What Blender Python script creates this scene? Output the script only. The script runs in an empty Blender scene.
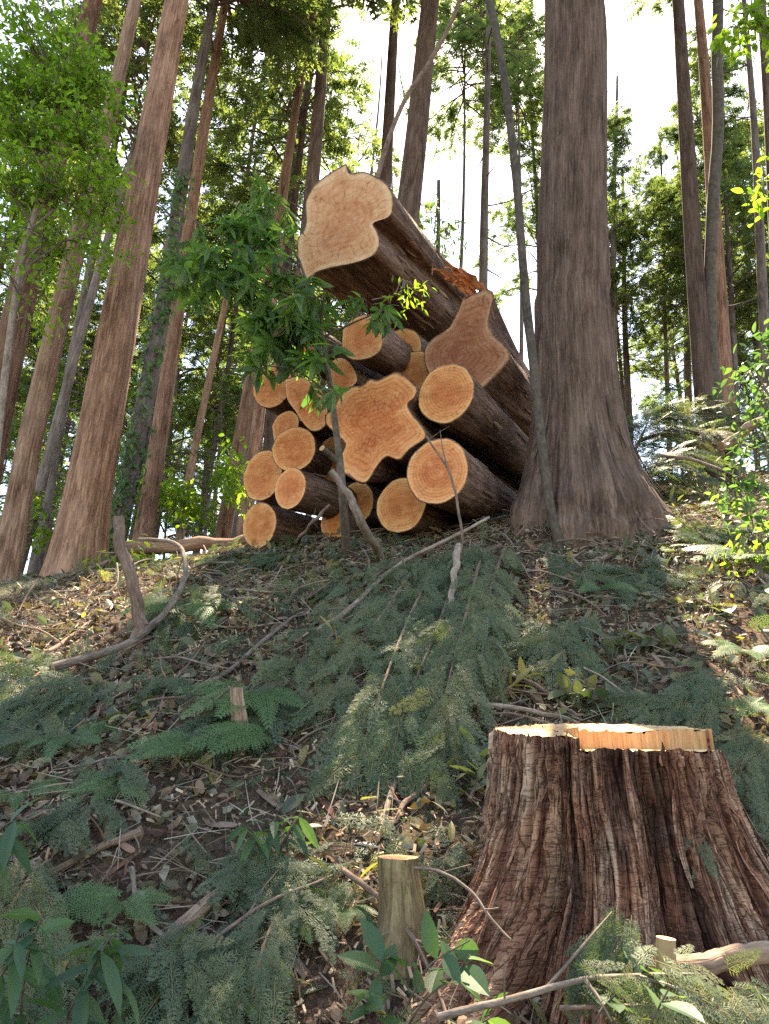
import bpy, math
import numpy as np
from mathutils import Vector

rng = np.random.default_rng(11)
HAZE = False
R = math.radians
SC = bpy.context.scene
COL = SC.collection

# ------------------------------------------------------------------ camera geometry
FPX, PITCH, EYE = 739.0, R(18.3), np.array([0.0, 0.0, 1.6])
CP, SP = math.cos(PITCH), math.sin(PITCH)


def ray(px, py):
    a, b = (px - 384.5) / FPX, (512 - py) / FPX
    return np.array([a, CP - b * SP, SP + b * CP])


def at(px, py, y):
    d = ray(px, py)
    return EYE + d * (y / d[1])


def mpp(p):
    """metres per pixel at a world point"""
    return ((p[1]) * CP + (p[2] - 1.6) * SP) / FPX


def project(P):
    P = np.asarray(P, float)
    q = P - EYE
    dep = q[..., 1] * CP + q[..., 2] * SP
    up = -q[..., 1] * SP + q[..., 2] * CP
    dep = np.where(dep < 0.05, 0.05, dep)
    return 384.5 + FPX * q[..., 0] / dep, 512 - FPX * up / dep, dep


# ------------------------------------------------------------------ noise
def _h(i, j, k, s):
    n = (i * 374761393 + j * 668265263 + k * 2147483647 + s * 974711) & 0xFFFFFFFF
    n = ((n ^ (n >> 13)) * 1274126177) & 0xFFFFFFFF
    n = ((n ^ (n >> 16)) * 2246822519) & 0xFFFFFFFF
    return ((n ^ (n >> 15)) & 0xFFFFFF) / float(0xFFFFFF)


def vnoise(x, y, z=0.0, s=0):
    x, y, z = np.broadcast_arrays(np.asarray(x, float), np.asarray(y, float), np.asarray(z, float))
    xi, yi, zi = np.floor(x).astype(np.int64), np.floor(y).astype(np.int64), np.floor(z).astype(np.int64)
    fx, fy, fz = x - xi, y - yi, z - zi
    fx, fy, fz = fx * fx * (3 - 2 * fx), fy * fy * (3 - 2 * fy), fz * fz * (3 - 2 * fz)
    out = 0
    for a in (0, 1):
        wx = fx if a else 1 - fx
        for b in (0, 1):
            wy = fy if b else 1 - fy
            for c in (0, 1):
                wz = fz if c else 1 - fz
                out = out + _h(xi + a, yi + b, zi + c, s) * wx * wy * wz
    return out * 2 - 1


def fbm(x, y, z=0.0, o=4, s=0):
    v, a = 0, 0.5
    for k in range(o):
        f = 2.0 ** k
        v = v + a * vnoise(np.asarray(x) * f, np.asarray(y) * f, np.asarray(z) * f, s + k * 17)
        a *= 0.5
    return v


# ------------------------------------------------------------------ ground
_py = np.array([-30, -6, 0, 2.0, 2.7, 3.3, 4.0, 5.5, 7.0, 8.5, 11, 14, 20, 30, 50, 90, 200])
_pz = np.array([-6, -1.2, 0, 0.42, 0.80, 1.19, 1.66, 2.70, 3.50, 4.02, 4.72, 5.50, 6.95, 9.2, 13.5, 21, 40])
_ty = np.linspace(-30, 200, 4601)
_tz = np.interp(_ty, _py, _pz)
_k = np.hanning(17); _k /= _k.sum()
_tz[8:-8] = np.convolve(_tz, _k, 'valid')


def H(x, y):
    x, y = np.asarray(x, float), np.asarray(y, float)
    z = np.interp(y, _ty, _tz)
    t = np.clip((y - 2.5) / 6.0, 0, 1); t = t * t * (3 - 2 * t)
    z = z + t * 0.115 * np.clip(x, -14, 14)
    z = z + 0.10 * fbm(x * 0.9, y * 0.9, 0, 3, 3) + 0.045 * fbm(x * 3.1, y * 3.1, 0, 3, 9)
    z = z + 0.34 * np.exp(-(((x - 1.8) / 1.0) ** 2 + ((y - 6.9) / 0.9) ** 2))
    z = z + 0.14 * np.exp(-(((x + 0.7) / 1.0) ** 2 + ((y - 7.7) / 0.5) ** 2))
    z = z - 0.10 * np.exp(-(((x - 0.05) / 0.5) ** 2 + ((y - 3.7) / 0.4) ** 2))
    z = z + 0.45 * np.clip((x - 1.6) / 1.5, 0, 1) * np.clip((y - 8.2) / 2.5, 0, 1)
    return z


def N(x, y):
    e = 0.08
    n = np.stack([-(H(x + e, y) - H(x - e, y)) / (2 * e), -(H(x, y + e) - H(x, y - e)) / (2 * e), np.ones_like(np.asarray(x, float))], -1)
    return n / np.linalg.norm(n, axis=-1, keepdims=True)


_TT = np.concatenate([np.linspace(1.2, 14, 1800), np.linspace(14, 80, 1500)])


def gp(px, py, d=0.0):
    """ground point seen at this pixel, moved d metres towards the eye"""
    r = ray(px, py)
    P = EYE + r[None] * _TT[:, None]
    below = P[:, 2] <= H(P[:, 0], P[:, 1])
    i = int(np.argmax(below)) if below.any() else 900
    return EYE + r * (_TT[i] - d)


# ------------------------------------------------------------------ mesh building
def mk(name, pieces, mats, parent=None, loc=None, smooth=False):
    """pieces: list of dict(V, F (array or list of arrays), m, tc, tint)"""
    loc = np.zeros(3) if loc is None else np.asarray(loc, float)
    V, L, S, M, TC, TI, AN = [], [], [], [], [], [], []
    off = 0
    for p in pieces:
        v = np.asarray(p['V'], float)
        if len(v) == 0:
            continue
        fs = p['F'] if isinstance(p['F'], list) else [p['F']]
        V.append(v)
        for f in fs:
            f = np.asarray(f, np.int64)
            if f.size == 0:
                continue
            L.append((f + off).ravel())
            S.append(np.full(len(f), f.shape[1], np.int32))
            M.append(np.full(len(f), p.get('m', 0), np.int32))
        tc = p.get('tc'); TC.append(v if tc is None else tc)
        ti = p.get('tint'); TI.append(np.full(len(v), 0.5) if ti is None else np.broadcast_to(ti, (len(v),)))
        an = p.get('ang'); AN.append(np.zeros(len(v)) if an is None else an)
        off += len(v)
    V = np.concatenate(V) - loc; L = np.concatenate(L).astype(np.int32); S = np.concatenate(S); M = np.concatenate(M)
    me = bpy.data.meshes.new(name)
    me.vertices.add(len(V)); me.vertices.foreach_set('co', V.astype(np.float32).ravel())
    me.loops.add(len(L)); me.loops.foreach_set('vertex_index', L)
    me.polygons.add(len(S))
    me.polygons.foreach_set('loop_start', np.concatenate([[0], np.cumsum(S)[:-1]]).astype(np.int32))
    me.polygons.foreach_set('material_index', M)
    me.polygons.foreach_set('use_smooth', np.full(len(S), bool(smooth)))
    a = me.attributes.new('tc', 'FLOAT_VECTOR', 'POINT'); a.data.foreach_set('vector', np.concatenate(TC).astype(np.float32).ravel())
    a = me.attributes.new('tint', 'FLOAT', 'POINT'); a.data.foreach_set('value', np.concatenate(TI).astype(np.float32))
    if any('ang' in p for p in pieces):
        a = me.attributes.new('ang', 'FLOAT', 'POINT'); a.data.foreach_set('value', np.concatenate(AN).astype(np.float32))
    me.update(calc_edges=True); me.validate()
    for m in (mats if isinstance(mats, (list, tuple)) else [mats]):
        me.materials.append(m)
    o = bpy.data.objects.new(name, me); COL.objects.link(o)
    if parent is not None:
        o.parent = parent
    else:
        o.location = loc
    return o


def tag(o, label=None, cat=None, group=None, kind=None):
    if label: o['label'] = label
    if cat: o['category'] = cat
    if group: o['group'] = group
    if kind: o['kind'] = kind
    return o


def thing(name, label, cat, loc=(0, 0, 0), group=None):
    o = bpy.data.objects.new(name, None); COL.objects.link(o)
    o.location = Vector([float(c) for c in loc]); o.empty_display_size = 0.2
    return tag(o, label, cat, group)


def norm(v):
    v = np.asarray(v, float)
    return v / np.maximum(np.linalg.norm(v, axis=-1, keepdims=True), 1e-9)


def frames(a, up):
    a = norm(a); up = np.broadcast_to(np.asarray(up, float), a.shape)
    b = np.cross(up, a)
    bad = np.linalg.norm(b, axis=-1) < 1e-4
    if np.any(bad):
        b[bad] = np.cross(np.array([1.0, 0.3, 0.2]), a[bad])
    b = norm(b); n = np.cross(a, b)
    return np.stack([a, b, n], -1)


def inst(T, pos, Rm, sc, tint=None):
    """copies of a template (V, F) at positions, as one piece"""
    tv, tf = T
    n = len(pos)
    sc = np.broadcast_to(np.asarray(sc, float), (n,)) if np.ndim(sc) < 2 else np.asarray(sc)
    v = tv[None] * (sc[:, None, None] if sc.ndim == 1 else sc[:, None, :])
    V = np.einsum('nij,nkj->nki', Rm, v) + np.asarray(pos)[:, None]
    fs = tf if isinstance(tf, list) else [tf]
    F = [(f[None] + (np.arange(n) * len(tv))[:, None, None]).reshape(-1, f.shape[1]) for f in fs]
    tint = rng.random(n) if tint is None else np.broadcast_to(tint, (n,))
    return dict(V=V.reshape(-1, 3), F=F, tint=np.repeat(tint, len(tv)))


def catmull(P, n):
    P = np.asarray(P, float)
    if len(P) < 3:
        t = np.linspace(0, 1, n)[:, None]
        return P[0] * (1 - t) + P[-1] * t
    Q = np.vstack([2 * P[0] - P[1], P, 2 * P[-1] - P[-2]])
    out = []
    for u in np.linspace(0, len(P) - 1 - 1e-6, n):
        i = int(u); t = u - i
        a, b, c, d = Q[i], Q[i + 1], Q[i + 2], Q[i + 3]
        out.append(0.5 * (2 * b + (c - a) * t + (2 * a - 5 * b + 4 * c - d) * t * t + (3 * b - a - 3 * c + d) * t ** 3))
    return np.array(out)


def tube(P, rad, n=8, cap=True, rough=0.0, seed=0, tint=None, capm=None):
    """round bar along points; returns list of pieces (bark, and end caps when capm is given)"""
    P = np.asarray(P, float); m = len(P)
    rad = np.broadcast_to(np.asarray(rad, float), (m,))
    T = norm(np.gradient(P, axis=0))
    ref = np.array([0.31, -0.9, 0.3]) if abs(T[0] @ np.array([0.31, -0.9, 0.3])) < 0.85 else np.array([0.9, 0.2, 0.4])
    b = norm(ref - (ref @ T[0]) * T[0]); B = [b]
    for i in range(1, m):
        b = b - (b @ T[i]) * T[i]; b = b / max(np.linalg.norm(b), 1e-9); B.append(b)
    B = np.array(B); C = np.cross(T, B)
    th = np.linspace(0, 2 * np.pi, n, endpoint=False)
    L = np.concatenate([[0], np.cumsum(np.linalg.norm(np.diff(P, axis=0), axis=1))])
    r = rad[:, None] * np.ones((1, n))
    if rough:
        r = r * (1 + rough * fbm(np.cos(th)[None] * 1.5 + seed, np.sin(th)[None] * 1.5, L[:, None] / max(rad.max(), 1e-3) * 0.35, 3, seed))
    V = P[:, None] + r[..., None] * (np.cos(th)[None, :, None] * B[:, None] + np.sin(th)[None, :, None] * C[:, None])
    rm = rad.mean()
    tc = np.stack([np.cos(th)[None] * rm + 0 * r, np.sin(th)[None] * rm + 0 * r, L[:, None] + 0 * r], -1) + seed * 1.37
    i, j = np.meshgrid(np.arange(m - 1), np.arange(n), indexing='ij'); j2 = (j + 1) % n
    F = np.stack([i * n + j, i * n + j2, (i + 1) * n + j2, (i + 1) * n + j], -1).reshape(-1, 4)
    ti = rng.random() if tint is None else tint
    out = [dict(V=V.reshape(-1, 3), F=F, tc=tc.reshape(-1, 3), tint=ti)]
    if cap:
        for k in (0, m - 1):
            ring = V[k]; c = ring.mean(0)
            vv = np.vstack([ring, c]); ff = np.stack([np.arange(n), (np.arange(n) + 1) % n, np.full(n, n)], -1)
            if k == 0: ff = ff[:, ::-1]
            tcc = np.hstack([np.vstack([np.stack([np.cos(th), np.sin(th)], -1) * rad[k], [[0, 0]]]), np.append(np.ones(n), 0)[:, None]])
            out.append(dict(V=vv, F=ff, m=(capm if capm is not None else 0), tc=tcc, tint=ti))
    return out


def ribbon(P, w, th, side, tint=None):
    """thin splinter with thickness along points"""
    P = np.asarray(P); m = len(P); prof = np.clip(np.sin(np.pi * np.linspace(0.12, 0.95, m)), 0.15, 1) * w * 0.5
    T = norm(np.gradient(P, axis=0)); nn = norm(np.cross(side, T))
    ring = np.stack([P + side * prof[:, None], P + nn * th, P - side * prof[:, None], P - nn * th], 1)
    i, j = np.meshgrid(np.arange(m - 1), np.arange(4), indexing='ij'); j2 = (j + 1) % 4
    F = np.stack([i * 4 + j, i * 4 + j2, (i + 1) * 4 + j2, (i + 1) * 4 + j], -1).reshape(-1, 4)
    L = np.concatenate([[0], np.cumsum(np.linalg.norm(np.diff(P, axis=0), axis=1))])
    tc = np.stack([np.broadcast_to(np.array([1, 0, -1, 0]) * w * .5, (m, 4)), np.zeros((m, 4)), np.repeat(L[:, None], 4, 1)], -1).reshape(-1, 3) + P[0]
    caps = np.array([[0, 1, 2, 3], [(m - 1) * 4 + 3, (m - 1) * 4 + 2, (m - 1) * 4 + 1, (m - 1) * 4]])
    return [dict(V=ring.reshape(-1, 3), F=np.vstack([F, caps]), tc=tc, tint=rng.random() if tint is None else tint)]


# ------------------------------------------------------------------ materials
def newmat(name):
    m = bpy.data.materials.new(name); m.use_nodes = True
    nt = m.node_tree; nt.nodes.clear()
    return m, nt


class NB:
    def __init__(s, nt): s.nt = nt
    def n(s, t, **k):
        x = s.nt.nodes.new(t)
        for a, v in k.items(): setattr(x, a, v)
        return x
    def l(s, a, b): s.nt.links.new(a, b)
    def attr(s, name): return s.n('ShaderNodeAttribute', attribute_name=name)
    def ramp(s, fac, stops, interp='LINEAR'):
        r = s.n('ShaderNodeValToRGB'); r.color_ramp.interpolation = interp
        e = r.color_ramp.elements
        while len(e) < len(stops): e.new(0.5)
        for el, (p, c) in zip(e, stops):
            el.position = p; el.color = (*c, 1) if len(c) == 3 else c
        s.l(fac, r.inputs[0]); return r.outputs[0]
    def noise(s, vec, scale, detail=4, rough=0.6, stretch=None, dist=0.0):
        if stretch:
            mp = s.n('ShaderNodeMapping'); mp.inputs['Scale'].default_value = stretch; s.l(vec, mp.inputs[0]); vec = mp.outputs[0]
        x = s.n('ShaderNodeTexNoise'); x.inputs['Scale'].default_value = scale; x.inputs['Detail'].default_value = detail
        x.inputs['Roughness'].default_value = rough; x.inputs['Distortion'].default_value = dist
        s.l(vec, x.inputs['Vector']); return x.outputs['Fac']
    def math(s, op, a, b=None):
        x = s.n('ShaderNodeMath', operation=op)
        for i, v in enumerate((a, b)):
            if v is None: continue
            if isinstance(v, (int, float)): x.inputs[i].default_value = v
            else: s.l(v, x.inputs[i])
        return x.outputs[0]
    def mix(s, fac, a, b, mode='MIX'):
        x = s.n('ShaderNodeMix', data_type='RGBA', blend_type=mode)
        for i, v in ((0, fac), (6, a), (7, b)):
            if isinstance(v, (int, float)): x.inputs[i].default_value = v
            elif isinstance(v, tuple): x.inputs[i].default_value = (*v, 1)
            else: s.l(v, x.inputs[i])
        return x.outputs[2]
    def bump(s, h, strength=0.5, dist=0.01):
        x = s.n('ShaderNodeBump'); x.inputs['Strength'].default_value = strength; x.inputs['Distance'].default_value = dist
        s.l(h, x.inputs['Height']); return x.outputs[0]
    def out(s, sh):
        o = s.n('ShaderNodeOutputMaterial'); s.l(sh, o.inputs[0])
    def pbr(s, col, rough=0.85, normal=None, spec=0.3):
        p = s.n('ShaderNodeBsdfPrincipled'); s.l(col, p.inputs['Base Color'])
        if isinstance(rough, (int, float)): p.inputs['Roughness'].default_value = rough
        else: s.l(rough, p.inputs['Roughness'])
        p.inputs['Specular IOR Level'].default_value = spec
        if normal is not None: s.l(normal, p.inputs['Normal'])
        return p.outputs[0]


def bark_mat(name, dark, mid, light, fine=55, stretch=0.05, bump=0.8, bd=0.012, moss=None):
    m, nt = newmat(name); b = NB(nt)
    v = b.attr('tc').outputs['Vector']
    n1 = b.noise(v, fine, 5, 0.65, (1, 1, stretch), 0.4)
    n2 = b.noise(v, fine * 0.22, 3, 0.6, (1, 1, stretch * 2.4))
    n3 = b.noise(v, 4.5, 3, 0.55, (1, 1, 0.5))
    n4 = b.noise(v, fine * 0.55, 3, 0.6, (1, 1, stretch * 1.3), 0.5)
    fis = b.ramp(b.math('ABSOLUTE', b.math('SUBTRACT', n4, 0.5)), [(0.0, (0, 0, 0)), (0.045, (1, 1, 1))])
    n5 = b.noise(v, fine * 1.6, 3, 0.7, (1, 1, 0.35))
    h = b.math('ADD', b.math('MULTIPLY', n1, 0.6), b.math('MULTIPLY', n2, 0.5))
    h = b.math('ADD', h, b.math('MULTIPLY', b.math('SUBTRACT', n5, 0.5), 0.30))
    c = b.ramp(h, [(0.40, dark), (0.54, mid), (0.68, light)])
    c = b.mix(fis, b.mix(0.35, dark, c), c)
    h = b.math('ADD', h, b.math('MULTIPLY', fis, 0.22))
    c = b.mix(b.ramp(n3, [(0.35, (0, 0, 0)), (0.7, (1, 1, 1))]), c, b.mix(0.45, c, light))
    t = b.attr('tint').outputs['Fac']
    hs = b.n('ShaderNodeHueSaturation'); b.l(c, hs.inputs['Color'])
    b.l(b.math('ADD', b.math('MULTIPLY', t, 0.5), 0.75), hs.inputs['Value'])
    c = hs.outputs[0]
    if moss:
        c = b.mix(b.ramp(b.noise(v, 7, 4, 0.7), [(0.52, (0, 0, 0)), (0.66, (0.7, 0.7, 0.7))]), c, moss)
    b.out(b.pbr(c, 0.9, b.bump(h, bump, bd), 0.15))
    return m


def stump_mat():
    m, nt = newmat('shaggy stump bark'); b = NB(nt)
    v = b.attr('tc').outputs['Vector']; t = b.attr('tint').outputs['Fac']
    n6 = b.noise(v, 34, 3, 0.6, (1, 1, 0.09), 0.6); n7 = b.noise(v, 26, 4, 0.7, (0.35, 0.35, 1.0), 0.8)
    fis = b.ramp(b.math('ABSOLUTE', b.math('SUBTRACT', n6, 0.5)), [(0.0, (0, 0, 0)), (0.035, (1, 1, 1))])
    crk = b.ramp(b.math('ABSOLUTE', b.math('SUBTRACT', n7, 0.5)), [(0.0, (0.25, 0.25, 0.25)), (0.022, (1, 1, 1))])
    n1 = b.noise(v, 75, 5, 0.7, (1, 1, 0.07), 0.3); n2 = b.noise(v, 4.5, 4, 0.6, (1, 1, 0.6)); n3 = b.noise(v, 60, 4, 0.7, (0.25, 0.25, 1.0))
    k = b.math('ADD', b.math('MULTIPLY', t, 0.75), b.math('MULTIPLY', n1, 0.45))
    c = b.ramp(k, [(0.22, (0.040, 0.017, 0.011)), (0.40, (0.145, 0.058, 0.034)), (0.56, (0.26, 0.120, 0.072)), (0.72, (0.38, 0.21, 0.13)), (0.92, (0.50, 0.32, 0.21))])
    c = b.mix(b.ramp(n2, [(0.45, (0, 0, 0)), (0.66, (0.75, 0.75, 0.75))]), c, b.ramp(k, [(0.25, (0.07, 0.045, 0.035)), (0.6, (0.22, 0.15, 0.11)), (0.9, (0.42, 0.32, 0.25))]))
    c = b.mix(b.ramp(n3, [(0.50, (0, 0, 0)), (0.64, (0.45, 0.45, 0.45))]), c, b.mix(1.0, c, (0.45, 0.38, 0.34), 'MULTIPLY'))
    fc_ = b.math('MULTIPLY', fis, crk)
    c = b.mix(fc_, b.mix(1.0, c, (0.22, 0.17, 0.15), 'MULTIPLY'), c)
    h = b.math('ADD', b.math('ADD', n1, b.math('MULTIPLY', n3, 0.5)), b.math('MULTIPLY', fc_, 0.5))
    b.out(b.pbr(c, 0.9, b.bump(h, 0.8, 0.008), 0.15)); return m


def leaf_mat(name, stops, trans=0.45, rough=0.5, spec=0.35, tcol=1.6, vein=False):
    m, nt = newmat(name); b = NB(nt)
    t = b.attr('tint').outputs['Fac']
    c = b.ramp(t, stops)
    geo = b.n('ShaderNodeNewGeometry')
    nn = b.noise(geo.outputs['Position'], 23, 3, 0.6)
    c = b.mix(b.math('MULTIPLY', nn, 0.35), c, b.mix(1.0, c, (0.55, 0.6, 0.5), 'MULTIPLY'))
    p = b.pbr(c, rough, None, spec)
    tr = b.n('ShaderNodeBsdfTranslucent')
    tc = b.mix(1.0, c, (tcol * 1.05, tcol * 1.12, tcol * 0.45), 'MULTIPLY'); b.l(tc, tr.inputs[0])
    mx = b.n('ShaderNodeMixShader'); mx.inputs[0].default_value = trans
    b.l(p, mx.inputs[1]); b.l(tr.outputs[0], mx.inputs[2]); b.out(mx.outputs[0])
    return m


def wood_mat(name, heart, mid, sap, ringf=10.0, ringc=0.50):
    """sawn end grain: tc.z is the distance from pith (0) to bark (1), tc.xy metres on the cut"""
    m, nt = newmat(name); b = NB(nt)
    v = b.attr('tc').outputs['Vector']
    sx = b.n('ShaderNodeSeparateXYZ'); b.l(v, sx.inputs[0])
    fl = b.n('ShaderNodeCombineXYZ'); b.l(sx.outputs[0], fl.inputs[0]); b.l(sx.outputs[1], fl.inputs[1])
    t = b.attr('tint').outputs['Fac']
    nz = b.noise(fl.outputs[0], 6, 3, 0.6)
    rho = b.math('ADD', sx.outputs[2], b.math('MULTIPLY', b.math('SUBTRACT', nz, 0.5), 0.09))
    c = b.ramp(rho, [(0.0, heart), (0.45, heart), (0.62, mid), (0.80, mid), (0.93, sap), (0.985, sap), (1.0, tuple(x * 0.65 for x in mid))])
    n9 = b.noise(fl.outputs[0], 11, 2, 0.5)
    ph = b.math('MULTIPLY', b.math('ADD', rho, b.math('MULTIPLY', n9, 0.05)), ringf * 6.283)
    ring = b.ramp(b.math('ADD', b.math('MULTIPLY', b.math('SINE', ph), 0.5), 0.5), [(0.0, (0, 0, 0)), (0.62, (0.25, 0.25, 0.25)), (0.95, (1, 1, 1))])
    ring2 = b.math('ADD', b.math('MULTIPLY', b.math('SINE', b.math('MULTIPLY', ph, 2.63)), 0.5), 0.5)
    rr = b.math('MULTIPLY', b.math('ADD', b.math('MULTIPLY', ring, 0.7), b.math('MULTIPLY', ring2, 0.3)), ringc)
    c = b.mix(rr, c, b.mix(1.0, c, (0.50, 0.36, 0.27), 'MULTIPLY'))
    saw = b.noise(fl.outputs[0], 26, 3, 0.55, (0.22, 1.8, 1))
    blot = b.noise(fl.outputs[0], 5.5, 5, 0.65)
    c = b.mix(b.ramp(blot, [(0.46, (0, 0, 0)), (0.70, (0.75, 0.75, 0.75))]), c, b.mix(1.0, c, (0.74, 0.54, 0.40), 'MULTIPLY'))
    pale = b.noise(fl.outputs[0], 9, 5, 0.7)
    c = b.mix(b.ramp(pale, [(0.52, (0, 0, 0)), (0.72, (0.6, 0.6, 0.6))]), c, sap)
    c = b.mix(b.ramp(saw, [(0.38, (0.32, 0.32, 0.32)), (0.56, (0, 0, 0))]), c, b.mix(1.0, c, (0.62, 0.52, 0.45), 'MULTIPLY'))
    # drying cracks run out from the pith
    ang = b.math('ARCTAN2', sx.outputs[1], sx.outputs[0])
    cr = b.n('ShaderNodeCombineXYZ'); b.l(b.math('MULTIPLY', b.attr('ang').outputs['Fac'], 2.2), cr.inputs[0]); b.l(b.math('MULTIPLY', rho, 0.9), cr.inputs[1]); b.l(b.math('MULTIPLY', t, 9.0), cr.inputs[2])
    cn = b.noise(cr.outputs[0], 1.6, 2, 0.5)
    crack = b.ramp(b.math('ABSOLUTE', b.math('SUBTRACT', cn, 0.5)), [(0.0, (0.8, 0.8, 0.8)), (0.012, (0, 0, 0))])
    c = b.mix(b.math('MULTIPLY', crack, 0.8), c, b.mix(1.0, c, (0.30, 0.20, 0.14), 'MULTIPLY'))
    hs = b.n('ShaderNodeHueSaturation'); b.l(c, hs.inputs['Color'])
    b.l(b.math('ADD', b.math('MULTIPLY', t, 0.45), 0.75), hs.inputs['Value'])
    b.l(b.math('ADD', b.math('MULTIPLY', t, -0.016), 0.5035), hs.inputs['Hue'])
    b.out(b.pbr(hs.outputs[0], 0.75, b.bump(saw, 0.35, 0.006), 0.2))
    return m


def stops(*cs):
    return [(i / max(len(cs) - 1, 1), c) for i, c in enumerate(cs)]


M_cedar = bark_mat('cedar bark', (0.055, 0.027, 0.017), (0.195, 0.098, 0.060), (0.37, 0.215, 0.14))
M_cedar_g = bark_mat('grey cedar bark', (0.030, 0.018, 0.013), (0.092, 0.056, 0.040), (0.175, 0.118, 0.088))
M_far = bark_mat('distant conifer bark', (0.05, 0.038, 0.032), (0.125, 0.094, 0.078), (0.23, 0.18, 0.15), 30, 0.08, 0.5, 0.02)
M_warm = bark_mat('warm cedar bark', (0.085, 0.046, 0.03), (0.24, 0.135, 0.088), (0.42, 0.27, 0.185))
M_logbark = bark_mat('log bark', (0.028, 0.016, 0.012), (0.12, 0.068, 0.048), (0.27, 0.175, 0.125), 45, 0.07, 1.0, 0.02)
M_stump = stump_mat()
M_twig = bark_mat('twig bark', (0.06, 0.044, 0.033), (0.175, 0.13, 0.10), (0.31, 0.245, 0.195), 90, 0.15, 0.5, 0.004)
M_twig_d = bark_mat('dark twig bark', (0.06, 0.04, 0.03), (0.16, 0.105, 0.078), (0.26, 0.18, 0.14), 90, 0.15, 0.5, 0.004)
M_twiglit = leaf_mat('twig litter', stops((0.06, 0.04, 0.03), (0.14, 0.095, 0.07), (0.24, 0.18, 0.135), (0.38, 0.31, 0.25)), 0.0, 0.8, 0.2)
M_barklit = leaf_mat('torn bark', stops((0.07, 0.035, 0.024), (0.14, 0.068, 0.045), (0.24, 0.13, 0.085), (0.20, 0.15, 0.12)), 0.0, 0.9, 0.15)
M_rach = leaf_mat('spray stalk', stops((0.10, 0.085, 0.035), (0.17, 0.14, 0.06)), 0.1, 0.7, 0.2)
M_sap = bark_mat('smooth grey sapling bark', (0.045, 0.035, 0.026), (0.095, 0.075, 0.056), (0.16, 0.13, 0.10), 40, 0.5, 0.3, 0.004)
M_oldlog = bark_mat('weathered branch wood', (0.09, 0.05, 0.035), (0.23, 0.145, 0.10), (0.40, 0.28, 0.20), 55, 0.06, 0.8, 0.008)
M_smallst = bark_mat('pale stump bark', (0.06, 0.04, 0.02), (0.17, 0.12, 0.062), (0.30, 0.225, 0.125), 45, 0.12, 0.9, 0.01, moss=(0.12, 0.085, 0.035))
M_end = wood_mat('sawn log end', (0.58, 0.225, 0.075), (0.67, 0.30, 0.105), (0.78, 0.43, 0.18))
M_end_pale = wood_mat('pale sawn end', (0.56, 0.28, 0.125), (0.62, 0.345, 0.165), (0.70, 0.46, 0.25), 7, 0.3)
M_end_red = wood_mat('reddish sawn end', (0.33, 0.13, 0.06), (0.38, 0.165, 0.08), (0.48, 0.26, 0.14), 9, 0.5)
M_pale = wood_mat('fresh pale cut wood', (0.52, 0.33, 0.16), (0.58, 0.39, 0.20), (0.64, 0.46, 0.25), 6, 0.3)
M_torn = bark_mat('torn red wood', (0.22, 0.06, 0.025), (0.50, 0.16, 0.06), (0.66, 0.30, 0.14), 40, 0.08, 1.0, 0.02)
M_cypress = leaf_mat('cypress spray', stops((0.048, 0.078, 0.046), (0.078, 0.112, 0.066), (0.115, 0.148, 0.088), (0.165, 0.165, 0.085)), 0.38, 0.55, 0.3)
M_cyp_far = leaf_mat('conifer crown', stops((0.058, 0.085, 0.048), (0.085, 0.115, 0.060), (0.115, 0.140, 0.070), (0.15, 0.150, 0.072)), 0.55, 0.6, 0.25, 1.9)
M_fern = leaf_mat('fern', stops((0.06, 0.12, 0.045), (0.09, 0.160, 0.06), (0.13, 0.20, 0.08)), 0.35, 0.5, 0.3)
M_broad = leaf_mat('glossy evergreen leaf', stops((0.036, 0.080, 0.040), (0.052, 0.105, 0.050), (0.075, 0.135, 0.058), (0.09, 0.15, 0.055)), 0.40, 0.5, 0.35, 1.8)
M_sapleaf = leaf_mat('sapling leaf', stops((0.045, 0.095, 0.040), (0.065, 0.125, 0.048), (0.095, 0.165, 0.055), (0.12, 0.19, 0.055)), 0.48, 0.5, 0.35, 2.2)
M_bright = leaf_mat('bright young leaf', stops((0.075, 0.13, 0.025), (0.12, 0.19, 0.03), (0.17, 0.24, 0.045)), 0.58, 0.5, 0.3, 2.2)
M_wilt = leaf_mat('wilted leaf', stops((0.055, 0.075, 0.048), (0.09, 0.105, 0.062), (0.14, 0.135, 0.07), (0.24, 0.20, 0.07), (0.19, 0.165, 0.12)), 0.35, 0.5, 0.4, 1.8)
M_dried = leaf_mat('dried bough', stops((0.10, 0.11, 0.07), (0.16, 0.155, 0.10), (0.22, 0.20, 0.13)), 0.3, 0.6, 0.3, 1.3)
M_litter = leaf_mat('leaf litter', stops((0.050, 0.030, 0.020), (0.10, 0.062, 0.040), (0.17, 0.108, 0.068), (0.24, 0.165, 0.11), (0.12, 0.10, 0.072), (0.34, 0.28, 0.21), (0.10, 0.115, 0.07)), 0.15, 0.7, 0.25, 1.2)
M_chip = leaf_mat('wood chips', stops((0.13, 0.075, 0.05), (0.26, 0.165, 0.11), (0.42, 0.29, 0.19), (0.56, 0.42, 0.30), (0.20, 0.11, 0.07)), 0.0, 0.8, 0.2)
M_under = leaf_mat('understory leaves', stops((0.06, 0.10, 0.045), (0.09, 0.14, 0.05), (0.13, 0.175, 0.06)), 0.5, 0.5, 0.3, 1.8)
M_ivy = leaf_mat('ivy', stops((0.05, 0.10, 0.03), (0.08, 0.15, 0.04), (0.12, 0.19, 0.05)), 0.45, 0.4, 0.4, 2.0)


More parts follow.
